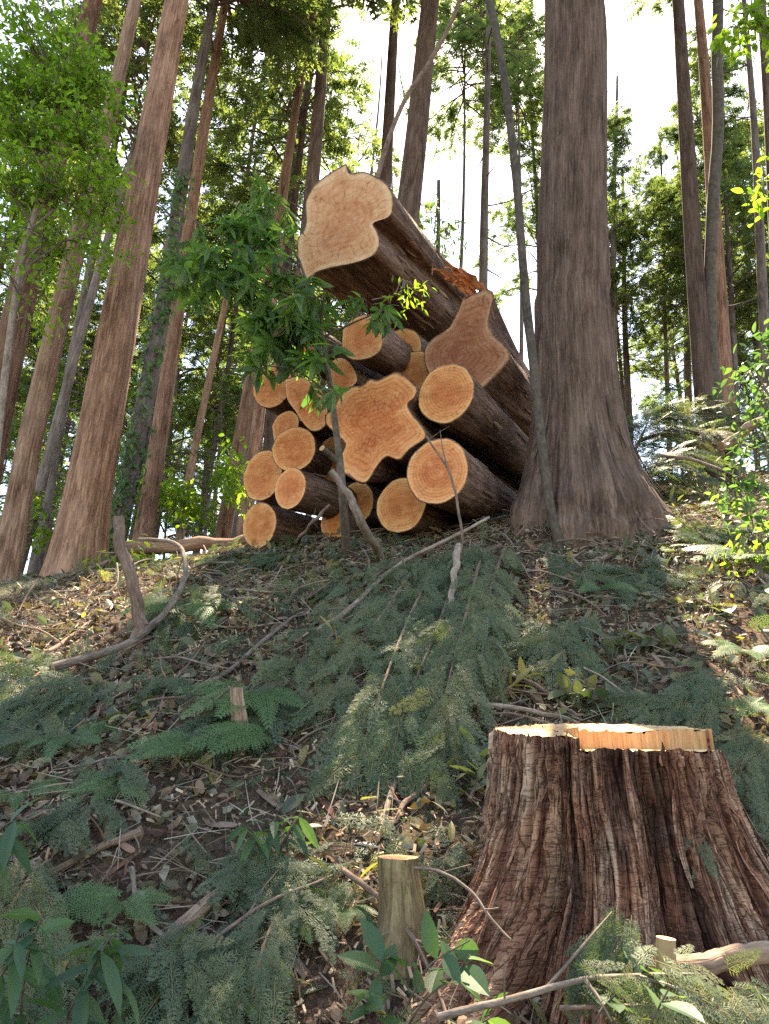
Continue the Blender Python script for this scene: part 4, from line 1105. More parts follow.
def stick(pts, w, label, mat=None, name='fallen_branch', lift=0.03, w2=None, side=(), rough=0.08, n=9, group=None, cat='branch', raw=False, capm=None):
    P = np.array([G3(p, lift) for p in pts]) if not raw else np.array(pts)
    mp = mpp(P[len(P) // 2]); Q = catmull(P, max(14, 7 * len(P)))
    L = np.linspace(0, 1, len(Q)); w2 = w * 0.6 if w2 is None else w2
    Q = Q + 0.22 * w * mp * np.stack([fbm(L * 6, k * 3.1 + pts[0][0], 0, 3, 5) for k in range(3)], -1) * 2
    rad = (w * (1 - L) + w2 * L) * 0.5 * mp
    t = thing(name, label, cat, Q[0], group)
    p = tube(Q, rad, n, True, rough, seed=int(abs(pts[0][0])) % 11, capm=1)
    mk('stem', p, [mat or M_twig, M_pale], t, Q[0], smooth=True)
    for k in range(int(rng.integers(2, 5)) if w < 12 else 2):
        i = int(rng.integers(3, len(Q) - 1)); d_ = norm(norm(Q[i] - Q[i - 1]) * rng.uniform(0.3, 1.0) + rng.normal(size=3) * 0.7 + np.array([0, 0, 0.25])); l_ = rng.uniform(0.04, 0.22)
        u = np.linspace(0, 1, 6)[:, None]; Qs = Q[i] + d_ * l_ * u + rng.normal(size=3) * 0.15 * l_ * u ** 2
        mk('side_twig', tube(Qs, np.linspace(min(0.35 * rad[i], 0.006), 0.0015, 6), 5, True, 0.05), mat or M_twig, t, Q[0], smooth=True)
    for sp in side:
        Ps = np.array([G3(q, lift) for q in sp]); Qs = catmull(Ps, 12)
        mk('side_twig', tube(Qs, np.linspace(w2 * 0.4 * mp + 0.002, 0.0022, 12), 6, True, 0.05), mat or M_twig, t, Q[0], smooth=True)
    return t


stick([(55, 667, 4.6), (95, 655, 4.75), (132, 640, 4.9), (160, 616, 5.1), (180, 590, 5.4), (186, 566, 5.7), (180, 548, 5.9), (160, 541, 6.1), (138, 538, 6.3)], 8, 'pale curved branch arching across the left slope', w2=4,
      side=[[(180, 590, 5.4), (190, 572, 5.5), (194, 560, 5.5)]])
stick([(140, 668, 0.0), (139, 645, 5.02), (137, 620, 5.0), (130, 585, 4.98), (121, 550, 4.95), (119, 518, 4.9)], 15, 'dark upright broken stem beside the pale curved branch', M_twig_d, 'broken_sapling', w2=11, rough=0.2)
stick([(60, 668, 0.06), (50, 695, 0.05), (35, 730, 0.05), (10, 752, 0.04), (-20, 768, 0.04)], 6, 'thin forked branch dropping from the left end of the curved one', w2=4)
stick([(137, 640, 0.04), (128, 670, 0.05), (110, 700, 0.05), (80, 728, 0.04)], 7, 'slim dark branch curving down from the broken stem', M_twig_d, w2=4)
stick([(268, 852, 0.06), (240, 876, 0.05), (205, 905, 0.05), (170, 938, 0.05), (140, 960, 0.04)], 16, 'thick weathered branch lying across the lower slope', M_oldlog, w2=13, rough=0.22, n=12)
stick([(240, 733, 0.05), (205, 741, 0.05), (170, 750, 0.05), (135, 762, 0.05)], 10, 'reddish barkless branch end pointing left among the ferns', M_oldlog, w2=9, rough=0.15)
stick([(140, 830, 0.06), (100, 848, 0.06), (60, 868, 0.05), (25, 886, 0.05)], 9, 'grey fibrous branch running down to the left edge', M_oldlog, w2=5, rough=0.2)
stick([(132, 868, 0.05), (137, 905, 0.06), (165, 940, 0.08), (195, 975, 0.08), (216, 1003, 0.06)], 6, 'slender bent stick below the thick weathered branch', w2=4)
stick([(416, 742, 0.06), (400, 762, 0.06), (390, 795, 0.05), (378, 840, 0.05)], 6, 'pale forked stick below the hanging cypress bough', w2=6, side=[[(400, 762, 0.06), (394, 748, 0.07), (392, 738, 0.08)]])
stick([(452, 760, 0.05), (430, 780, 0.05), (405, 805, 0.05), (385, 835, 0.05)], 7, 'dark stick lying beside the pale forked one', M_twig_d, w2=5)
stick([(318, 632, 0.1), (350, 608, 0.2), (390, 572, 0.25), (435, 545, 5.9), (490, 518, 6.1)], 5, 'long bare branch crossing the bough heap below the logs', w2=3, side=[[(350, 608, 0.2), (325, 610, 0.15), (290, 618, 0.08)]])
stick([(330, 618, 0.1), (355, 590, 0.15), (400, 570, 0.2), (450, 562, 0.2)], 5, 'thinner pale branch just under the long bare one', w2=4)
stick([(463, 705, 0.16), (500, 706, 0.14), (545, 714, 0.10), (580, 722, 0.06)], 6, 'pale stick lying level behind the massive stump', w2=4)
stick([(494, 608, 0.12), (520, 625, 0.1), (550, 650, 0.06)], 5, 'pale cut stick poking up above the wilted leaves', w2=4)
stick([(600, 640, 0.05), (640, 632, 0.06), (690, 612, 0.06)], 4, 'thin bent twig on the leafy slope at right')
stick([(735, 688, 0.08), (750, 705, 0.06), (775, 730, 0.04)], 5, 'orange brown stick near the right edge', M_oldlog)
stick([(0, 590, 0.05), (60, 578, 0.06), (110, 562, 0.12)], 6, 'sun bleached branch lying at the foot of the thick cedar', w2=4, side=[[(70, 576, 0.1), (85, 570, 0.14), (100, 574, 0.15)]])
stick([(20, 668, 0.06), (60, 645, 0.06), (95, 620, 0.06), (120, 600, 0.06)], 6, 'straight dark branch on the sunlit bank at left', M_twig_d, w2=5)
stick([(0, 725, 0.05), (30, 705, 0.05), (80, 690, 0.05), (130, 672, 0.04)], 4, 'thin grey twig across the cypress litter at left')
stick([(180, 700, 0.05), (230, 670, 0.06), (290, 620, 0.08), (330, 600, 0.08)], 5, 'long thin twig sloping up towards the logs')
stick([(560, 520, 0.08), (600, 540, 0.06), (640, 555, 0.05)], 5, 'root like stick at the foot of the massive cedar', M_twig_d)
stick([(458, 545, 5.55), (456, 565, 5.4), (453, 585, 5.3), (449, 605, 5.2)], 8, 'stubby cut branch upright in the cypress heap', w2=6)
stick([(440, 1018, 2.2), (500, 1003, 2.15), (560, 985, 2.15), (610, 976, 2.2), (690, 975, 2.3)], 8, 'thin branch lying in front of the massive stump foot', w2=4,
      side=[[(545, 990, 2.15), (575, 955, 2.2), (612, 912, 2.3)], [(585, 980, 2.15), (600, 1000, 2.1), (612, 1022, 2.05)], [(640, 977, 2.2), (680, 990, 2.15), (720, 1015, 2.1)]])
stick([(415, 868, 2.6), (440, 872, 2.5), (470, 890, 2.4), (490, 918, 2.35), (510, 940, 2.3)], 3.5, 'very thin bowed twig resting against the massive stump', w2=2.5)
stick([(655, 967, 2.42), (705, 962, 2.42), (745, 958, 2.42), (820, 952, 2.42)], 22, 'short barkless log lying at the right foot of the massive stump', M_oldlog, 'fallen_log', w2=20, rough=0.12, n=20, cat='log')
stick([(120, 549, 8.3), (180, 547, 8.3), (250, 543, 8.4)], 15, 'reddish fallen trunk lying behind the curved branch', M_warm, 'fallen_log', w2=13, rough=0.08, n=16, cat='log')
stick([(722, 448, 8.5), (750, 427, 8.3), (790, 402, 8.0)], 11, 'thick pale branch slanting up at the right edge', M_oldlog, w2=9)
stick([(660, 455, 0.1), (700, 462, 0.1), (745, 480, 0.1)], 4, 'thin bare branch on the brush at right', w2=3)
stick([(381, 560, 0.0), (364, 524, 6.0), (347, 494, 5.95), (331, 470, 5.9)], 10, 'leaning broken stick with a splintered tip before the logs', M_twig, 'broken_stick', w2=7, rough=0.12)
stick([(296, 545, 0.02), (312, 522, 6.45), (330, 505, 6.5)], 5, 'crooked dark twig against the lowest logs', M_twig_d)
stick([(450, 580, 0.0), (462, 548, 5.8), (458, 510, 5.8), (448, 470, 5.8), (426, 436, 5.8)], 3.5, 'bare forked twig standing before the lower right log', M_twig_d, w2=2, side=[[(448, 470, 5.8), (443, 450, 5.8), (440, 430, 5.75)]])

# a hundred or so small twigs that nothing tells apart
TW = []
for k in range(5):
    s = np.linspace(0, 1, 9); Lw = 1.0
    Pt = np.stack([s - 0.5, 0.12 * np.sin(s * 4 + k) * s, 0.05 * np.sin(s * 6 + 2 * k)], -1)
    pc = tube(Pt, np.linspace(0.014, 0.006, 9), 6, True, 0.1, seed=k)
    q = Pt[4]; pc += tube(np.array([q, q + np.array([0.15, 0.10, 0.03]), q + np.array([0.30, 0.16, 0.05])]), [0.008, 0.006, 0.003], 5)
    TW.append(mk('fallen_twig', pc, M_twig if k % 2 else M_twig_d, smooth=True))
x, y = scatter_xy(150, -4.5, 5.5, 2.0, 8.5, 20, pw=1.1)
Pp, Rm = lie(x, y, rng.uniform(0.03, 0.10, 150), 0.18)
from mathutils import Matrix
for k in range(150):
    o = TW[k] if k < 5 else TW[k % 5].copy()
    if k >= 5: COL.objects.link(o)
    o.matrix_world = Matrix.Translation(Vector(Pp[k])) @ Matrix(Rm[k].tolist()).to_4x4() @ Matrix.Scale(float(rng.uniform(0.3, 0.9)), 4)
    tag(o, 'short bare twig lying loose in the litter of the slope', 'twig', 'loose twigs on the slope')


# ------------------------------------------------------------------ cypress boughs, ferns, leafy plants
def bough(pts, label, width=0.35, nspr=60, size=(0.16, 0.32), w=7, droop=0.5, mat=None, name='cypress_bough', lift=0.12, tint=(0, 0.85), bare=0.12, group=None, world=False):
    P = np.array(pts, float) if world else np.array([G3(p, lift) for p in pts])
    Q = catmull(P, 24); T = norm(np.gradient(Q, axis=0)); mp = mpp(P[len(P) // 2])
    t = thing(name, label, 'bough', Q[0], group)
    mk('stem', tube(Q, np.linspace(w * 0.36 * mp, 0.003, 24), 7, True, 0.06), M_twig_d, t, Q[0], smooth=True)
    up = N(Q[:, 0], Q[:, 1])
    pos, ax, upv, tw = [], [], [], []
    nb = max(6, nspr // 6)
    for b in range(nb):
        s = bare + (1 - bare) * (b + rng.random()) / nb; i = min(int(s * 23), 22); sg = 1 if b % 2 else -1
        side = norm(np.cross(up[i], T[i])) * sg
        L = width * (0.55 + 0.6 * math.sin(math.pi * min(s * 0.9 + 0.08, 1))) * rng.uniform(0.7, 1.15)
        d = norm(T[i] * rng.uniform(0.5, 1.1) + side * rng.uniform(0.6, 1.1) + up[i] * rng.uniform(-0.1, 0.35))
        ss = np.linspace(0, 1, 6); R_ = Q[i] + np.outer(ss * L, d) + np.outer(-droop * L * ss ** 2, [0, 0, 1.0])
        zg = H(R_[:, 0], R_[:, 1]) + 0.015; R_[:, 2] = np.maximum(R_[:, 2], zg + rng.uniform(0, 0.10) * ss)
        tw += tube(R_, np.linspace(0.0045, 0.0015, 6), 4, False)
        for k in range(max(3, nspr // nb)):
            u = rng.uniform(0.15, 1.0); q = np.array([np.interp(u, ss, R_[:, c]) for c in range(3)]); dd = norm(R_[5] - R_[2])
            sd = norm(np.cross(up[i], dd)) * (1 if k % 2 else -1)
            pos.append(q + up[i] * rng.uniform(0.0, 0.07)); ax.append(dd * rng.uniform(0.8, 1.3) + T[i] * 0.5 + sd * rng.uniform(0.0, 0.6) + np.array([0, 0, -0.55 * droop]) + rng.normal(size=3) * 0.12)
            upv.append(up[i] + rng.normal(size=3) * 0.35)
    for k in range(int(nspr * 0.7)):
        s = bare * 0.5 + (1 - bare * 0.5) * rng.random(); i = min(int(s * 23), 22); side = norm(np.cross(up[i], T[i])) * (1 if k % 2 else -1)
        pos.append(Q[i] + up[i] * rng.uniform(0.0, 0.10) + side * rng.uniform(0, 0.05)); ax.append(T[i] * rng.uniform(0.5, 1.2) + side * rng.uniform(0.0, 0.8) + np.array([0, 0, -0.25]) + rng.normal(size=3) * 0.2)
        upv.append(up[i] + np.array([0, -0.3, 0]) + rng.normal(size=3) * 0.4)
    pos, ax, upv = map(np.array, (pos, ax, upv)); Rm = frames(ax, upv); n = len(pos)
    c0 = rng.uniform(0.10, 0.80); ti = np.clip(c0 + rng.normal(size=n) * 0.14 + 0.35 * (rng.random(n) < 0.06), *((0, 1) if tint == (0, 0.85) else tint))
    szs = rng.uniform(*size, n) * 1.25
    pcs = [inst(SPR[k], pos[k::5], Rm[k::5], szs[k::5], ti[k::5]) for k in range(5)]
    rc = inst(RACH, pos, Rm, szs); rc['m'] = 2; pcs.append(rc)
    for p in tw: p['m'] = 1
    mk('foliage', pcs + tw, [mat or M_cypress, M_twig_d, M_rach], t, Q[0])
    return t


BO = [
    ([(505, 548, 0.25), (490, 590, 0.42), (486, 635, 0.40), (470, 690, 0.2)], 'drooping cypress bough with sun on its crest at the right side of the heap', 0.22, 95, (0.14, 0.26)),
    ([(480, 560, 0.25), (466, 615, 0.40), (450, 675, 0.28), (436, 748, 0.10)], 'long cypress bough hanging down the middle of the heap left of the stump', 0.20, 95, (0.14, 0.26)),
    ([(462, 556, 0.2), (440, 620, 0.30), (412, 690, 0.22), (388, 765, 0.10)], 'long cypress bough sweeping down left beside the pale forked stick', 0.20, 90, (0.14, 0.26)),
    ([(440, 556, 0.2), (408, 620, 0.28), (378, 700, 0.2), (350, 790, 0.08)], 'longest cypress bough of the heap, its tip reaching bare soil at lower left', 0.20, 95, (0.14, 0.26)),
    ([(420, 560, 0.2), (385, 610, 0.24), (352, 662, 0.18), (325, 722, 0.08)], 'cypress bough spread below the broken stick', 0.22, 80, (0.13, 0.25)),
    ([(398, 560, 0.15), (355, 592, 0.2), (318, 640, 0.15), (290, 690, 0.08)], 'cypress bough fanned out at the left edge of the heap', 0.22, 70, (0.13, 0.25)),
    ([(476, 655, 0.22), (462, 700, 0.2), (448, 745, 0.1), (425, 775, 0.06)], 'short cypress bough tucked low beside the wilted leaves', 0.16, 55, (0.12, 0.22)),
    ([(500, 545, 0.2), (470, 560, 0.25), (435, 570, 0.25), (400, 575, 0.2)], 'dark cypress bough lying right under the lower right log', 0.28, 90, (0.15, 0.28)),
    ([(300, 690, 0.08), (260, 712, 0.08), (210, 718, 0.06)], 'flat cypress bough beside the thin reddish stump', 0.22, 50, (0.12, 0.22)),
    ([(110, 690, 0.1), (70, 705, 0.1), (30, 715, 0.08), (-20, 735, 0.06)], 'cypress bough spread out near the left edge of the slope', 0.30, 90, (0.14, 0.28)),
    ([(60, 655, 0.06), (30, 680, 0.08), (-15, 700, 0.06)], 'dusky cypress bough under the forked branch at left', 0.28, 60, (0.14, 0.26)),
    ([(230, 590, 0.1), (195, 605, 0.12), (160, 625, 0.1)], 'cypress bough behind the arching pale branch', 0.25, 50, (0.14, 0.25)),
    ([(300, 560, 0.12), (265, 565, 0.12), (225, 560, 0.12)], 'greyish cypress bough in front of the lowest left log', 0.26, 60, (0.14, 0.25)),
    ([(290, 895, 0.06), (272, 925, 0.1), (258, 965, 0.1), (250, 1010, 0.08)], 'bright feathery cypress bough at the bottom left of the small stump', 0.15, 50, (0.08, 0.17)),
    ([(560, 1008, 2.12), (640, 1006, 2.15), (700, 1008, 2.15), (760, 1022, 2.1)], 'cypress bough in front of the foot of the massive stump', 0.16, 80, (0.08, 0.16)),
    ([(628, 930, 2.42), (618, 950, 2.4), (608, 975, 2.38)], 'small cypress bough behind the thin stub at the stump foot', 0.14, 40, (0.07, 0.14)),
    ([(700, 808, 0.52), (697, 835, 0.52), (690, 860, 0.52)], 'little cypress sprig hanging on the red stump bark', 0.06, 14, (0.05, 0.10)),
    ([(540, 560, 0.1), (580, 575, 0.1), (620, 580, 0.08), (660, 575, 0.08)], 'cypress bough spread below the massive cedar foot', 0.28, 70, (0.14, 0.27)),
    ([(590, 610, 0.1), (570, 640, 0.12), (540, 660, 0.1)], 'cypress bough half buried in wilted leaves above the stump', 0.26, 60, (0.13, 0.25)),
    ([(720, 690, 0.1), (690, 705, 0.12), (650, 720, 0.1)], 'cypress bough behind the right rim of the massive stump', 0.24, 60, (0.12, 0.22)),
    ([(769, 740, 0.1), (745, 760, 0.15), (735, 800, 0.15)], 'cypress bough hanging beside the right flank of the massive stump', 0.2, 60, (0.1, 0.2)),
    ([(660, 540, 0.12), (700, 535, 0.12), (745, 540, 0.1)], 'dark cypress bough on the slope right of the massive cedar', 0.28, 60, (0.14, 0.27)),
    ([(110, 760, 0.06), (95, 800, 0.08), (70, 830, 0.06)], 'thin cypress bough in the middle of the left slope', 0.2, 40, (0.1, 0.2)),
    ([(40, 860, 0.1), (15, 900, 0.15), (-15, 940, 0.1)], 'olive cypress bough at the lower left edge', 0.22, 60, (0.1, 0.2)),
    ([(345, 880, 0.04), (330, 900, 0.06), (310, 940, 0.06)], 'little cypress bough on bare soil left of the small stump', 0.12, 26, (0.07, 0.13)),
    ([(450, 850, 0.06), (440, 870, 0.08), (425, 885, 0.06)], 'little cypress sprig behind the small stump', 0.10, 18, (0.06, 0.12)),
]
for pts, lab, wd, ns, sz in BO:
    bough(pts, lab, wd, ns, sz)
LOOSE = 'small green cypress bough lying loose among the cuttings of the slope'
k = 0
while k < 18:
    qx, qy = rng.uniform(-40, 800), rng.uniform(580, 1010)
    if (qx > 430 and qy > 700) or (270 < qx < 430 and 740 < qy < 860) or (qx < 110 and qy < 650) or (330 < qx < 470 and qy > 840): continue
    a_ = rng.uniform(0.3, 2.9); sc_ = 0.5 + (qy - 560) / 500; l_ = rng.uniform(35, 75) * sc_
    bough([(qx, qy, .05), (qx + l_ * 0.5 * math.cos(a_), qy + l_ * 0.3 * math.sin(a_), .09), (qx + l_ * math.cos(a_), qy + l_ * 0.6 * math.sin(a_), .05)], LOOSE, 0.14, int(rng.integers(14, 34)), (0.09, 0.2), w=3, group='loose small cypress boughs')
    k += 1
for pts, lab in [
        ([(690, 432, 9.0), (720, 438, 8.8), (765, 452, 8.6)], 'dry pale bough heaped behind the dark sapling at right'),
        ([(640, 440, 9.4), (670, 434, 9.2), (706, 448, 9.0)], 'dry bough piled left of the dark sapling foot'),
        ([(660, 495, 0.15), (690, 500, 0.2), (725, 505, 0.15)], 'dry grey bough in front of the dark sapling foot'),
        ([(50, 585, 0.08), (25, 592, 0.1), (-20, 600, 0.08)], 'dry straw coloured bough on the sunlit bank')]:
    bough(pts, lab, 0.40, 50, (0.14, 0.28), mat=M_dried, name='dry_bough', droop=0.3)
for pts, lab in [
        ([(625, 470, 9.0), (640, 440, 9.0), (652, 412, 9.1)], 'blue green cypress brush right beside the massive cedar'),
        ([(672, 455, 10.0), (685, 430, 10.0), (690, 402, 10.1)], 'blue green cypress brush behind the leaning grey trunk'),
        ([(640, 490, 8.4), (655, 470, 8.4), (680, 455, 8.4)], 'low cypress brush before the dry boughs at right'),
        ([(775, 460, 9.2), (765, 440, 9.2), (752, 405, 9.3)], 'cypress brush rising at the right edge')]:
    bough(pts, lab, 0.5, 80, (0.2, 0.42), droop=0.5, tint=(0.3, 1.0))


def fern(px, py, size, label, n=5, heading=None, d=0.03, spread=2.6, mat=None):
    B = gp(px, py, d); nr = N(B[0], B[1]); t = thing('fern', label, 'fern', B)
    head = -math.pi / 2 if heading is None else heading
    for k in range(n):
        az = head + (0 if n == 1 else spread * (k / (n - 1) - 0.5)) + rng.uniform(-0.15, 0.15)
        a = norm(np.array([math.cos(az), math.sin(az), 0.0])); a = norm(a - (a @ nr) * nr * 0.8 + nr * 0.30)
        Rm = frames(a[None], (nr + np.array([0, -0.25, 0.1]) + rng.normal(size=3) * 0.12)[None]); s = size * rng.uniform(0.55, 0.8)
        mk('frond', [inst(FRONDS[k % 4], B[None] + nr * 0.03, Rm, s, rng.uniform(0.1, 0.9))], mat or M_fern, t, B)


fern(185, 612, 0.75, 'fern spreading under the arching pale branch', 5, -1.8)
fern(258, 698, 0.62, 'broad fern in front of the thin reddish stump', 5, -1.9, 0.1, 2.2)
fern(275, 742, 0.62, 'fern with two long fronds pointing down the slope', 3, -2.5, 0.1, 1.0)
fern(212, 752, 0.60, 'pale fern frond draped towards the left', 3, -2.7, 0.1, 0.7)
fern(120, 792, 0.30, 'small fresh fern on the bare soil at left', 4, -2.2)
fern(55, 905, 0.34, 'dark fern among the large leaves at lower left', 5, -1.3)
fern(125, 905, 0.26, 'small fern below the grey fibrous branch', 5, -1.6)
fern(348, 915, 0.22, 'small dark fern left of the small stump', 5, -1.6)
fern(752, 562, 0.75, 'sunny fern at the right edge below the bright leaves', 5, -2.2, 0.1)
fern(745, 655, 0.5, 'fern on the right slope over wilted leaves', 4, -2.2)
fern(775, 712, 0.45, 'fern touching the right edge behind the massive stump', 5, -2.0, 0.2)
fern(300, 930, 0.22, 'olive fern at the bottom among twigs', 4, -0.9)
fern(20, 800, 0.32, 'fern at the left edge above the large leaves', 4, -0.8)
fern(70, 740, 0.40, 'fern hidden in the cypress litter at left', 4, -1.0)
fern(240, 1000, 0.2, 'little fern at the bottom edge', 4, -1.6)
fern(600, 590, 0.4, 'fern among dead leaves below the massive cedar', 4, -1.9)


def leafy(stems, label, leaf, size, name, cat='plant', mat=None, per=9, w=4, droop=0.4, stem_mat=None, start=0.25, tint=(0, 1), spread=1.0, group=None, whorl=False):
    """stems: lists of world points; leaves along each stem, more at its tip"""
    t = thing(name, label, cat, stems[0][0], group); b0 = stems[0][0]
    pos, ax, up = [], [], []
    sp = []
    for S in stems:
        Q = catmull(np.array(S), 16); T = norm(np.gradient(Q, axis=0)); mp = mpp(Q[8])
        mk('stem', tube(Q, np.linspace(w * 0.5 * mp, 0.0022, 16), 7, True, 0.04), stem_mat or M_sap, t, b0, smooth=True)
        for k in range(per):
            s = start + (1 - start) * ((k + rng.random() * 0.6) / per) ** (0.6 if whorl else 0.9); i = min(int(s * 15), 15)
            az = k * 2.4 + rng.uniform(-0.4, 0.4)
            f = frames(T[i][None], np.array([0.2, -0.3, 1.0]))[0]
            a = f[:, 0] * rng.uniform(0.2, 0.8) + (f[:, 1] * math.cos(az) + f[:, 2] * math.sin(az)) * spread + np.array([0, 0, -droop])
            pos.append(Q[i]); ax.append(a); up.append(np.array([0, -0.15, 1.0]) + rng.normal(size=3) * 0.45)
    pos, ax, up = map(np.array, (pos, ax, up)); n = len(pos)
    mk('foliage', [inst(leaf, pos, frames(ax, up), rng.uniform(*size, n), rng.uniform(*tint, n))], mat or M_broad, t, b0)
    return t


def W(*p):  # world points from (px, py, depth)
    return [at(a, b, c) for a, b, c in p]


# the glossy evergreen sapling in front of the log ends
sY = 6.35
gS = gp(347, 556, 0.0)
main = [gS] + W((343, 500, sY), (339, 455, sY - .02), (332, 400, sY), (324, 345, sY - .02), (312, 300, sY), (300, 262, sY - .05))
sap = thing('evergreen_sapling', 'glossy leaved evergreen sapling standing in front of the log ends', 'sapling', gS)
mk('stem', tube(catmull(main, 40), np.linspace(0.045, 0.012, 40), 12, True, 0.10, 3), M_sap, sap, gS, smooth=True)
mk('cut_stub', tube(np.array(W((338, 462, sY - .03), (330, 455, sY - .1), (322, 448, sY - .2))), [0.032, 0.03, 0.029], 12, True, 0.05, capm=1), [M_sap, M_pale], sap, gS)
pos, ax, up, twp = [], [], [], []
ends = []
for k in range(130):
    u = rng.random()
    px = rng.uniform(158, 325); py = rng.uniform(188, 330)
    if rng.random() < 0.24: px, py = rng.uniform(250, 335), rng.uniform(315, 372)
    if px > 290 and py < 275: px -= 60
    if (px - 250) / 110 + (py - 280) / 85 < -1.05: continue
    if px < 230 and py > 310: py -= 60
    ends.append((px, py))
ends += [(395, 300), (388, 318), (372, 322), (350, 300), (335, 395), (318, 400)]
MQ = catmull(main, 40); LIMB = []
for (px, py, k0) in [(185, 215, 36), (225, 195, 38), (265, 205, 39), (170, 255, 32), (205, 285, 30), (250, 255, 34), (235, 320, 26), (285, 330, 24), (262, 365, 20), (320, 300, 28), (330, 385, 18), (380, 312, 27)]:
    E = at(px, py, sY + rng.normal() * 0.18); q = MQ[k0]
    C_ = catmull([q, (q + E) / 2 + np.array([0, 0, 0.08]) + rng.normal(size=3) * 0.05, E], 14); LIMB.append(C_)
    mk('limb', tube(C_, np.linspace(0.013, 0.005, 14), 6, False), M_sap, sap, gS, smooth=True)
LP = np.concatenate([c[5:] for c in LIMB])
for px, py in ends:
    E = at(px, py, sY + rng.normal() * 0.28 - (0.3 if px > 330 else 0.0))
    dl = np.linalg.norm(LP - E, axis=1); q = LP[rng.choice(np.argsort(dl)[:5])]
    if np.linalg.norm(E - q) > 0.45: E = q + (E - q) * 0.45 / np.linalg.norm(E - q)
    C_ = catmull([q, (q + E) / 2 + rng.normal(size=3) * 0.04 + np.array([0, 0, 0.03]), E], 10); twp += tube(C_, np.linspace(0.005, 0.002, 10), 5, False)
    d0 = norm(C_[-1] - C_[-3]); f = frames(d0[None], np.array([0, 0, 1.0]))[0]
    for j in range(13):
        az = j * 2.4 + rng.uniform(-.3, .3); i = 9 - (j // 3)
        pos.append(C_[i]); ax.append(f[:, 0] * rng.uniform(0.1, 0.7) + f[:, 1] * math.cos(az) + f[:, 2] * math.sin(az) * 0.8 + np.array([0, 0, -0.55])); up.append(np.array([0, -0.2, 1]) + rng.normal(size=3) * 0.5)
pos, ax, up = map(np.array, (pos, ax, up))
for p in twp: p['m'] = 1
mk('foliage', [inst(LEAF_LANCE, pos, frames(ax, up), rng.uniform(0.13, 0.26, len(pos)))] + twp, [M_sapleaf, M_sap], sap, gS)

# bent dark saplings right and middle
def sapling(path, y, w0, w1, label, mat=None, name='bare_sapling', extra=()):
    g = gp(*path[0], 0.0) if y is None else at(path[0][0], path[0][1], y)
    P = catmull(np.array([g] + [at(a, b, g[1]) for a, b in path[1:]]), 60)
    P = np.vstack([P[0] - (P[1] - P[0]) * 2 - np.array([0, 0, 0.15]), P]); mp = mpp(P[len(P) // 2])
    t = thing(name, label, 'sapling', P[1])
    mk('stem', tube(P, np.concatenate([[w0 * 0.55 * mpp(P[1])], np.linspace(w0 * 0.5 * mpp(P[1]), w1 * 0.5 * mpp(P[-1]), 60)]), 14, True, 0.10, 5), mat or M_sap, t, P[1], smooth=True)
    for e in extra:
        Q = catmull(np.array([at(a, b, g[1] + c) for a, b, c in e]), 14)
        mk('side_branch', tube(Q, np.linspace(0.014, 0.004, 14), 6, True, 0.05), mat or M_sap, t, P[1], smooth=True)
    return t, P


sapling([(560, 545), (550, 505), (541, 440), (534, 370), (527, 310), (521, 240), (518, 200), (511, 130), (503, 70), (494, 20), (485, -12), (472, -60)], None, 10, 7, 'bare crooked sapling standing in front of the massive cedar')
sapling([(733, 480), (729, 440), (717, 400), (711, 350), (710, 290), (713, 200), (718, 130), (717, 60), (718, 0), (716, -60)], None, 13, 10, 'dark crooked sapling in front of the pair of leaning trunks at right')
sapling([(372, 200), (385, 150), (405, 100), (432, 58), (452, 20), (470, -30)], 9.0, 5, 4, 'thin bent branch like sapling leaning over the top log', M_twig_d, extra=[[(405, 100, 0), (398, 60, 0.1), (400, 30, 0.2)]])

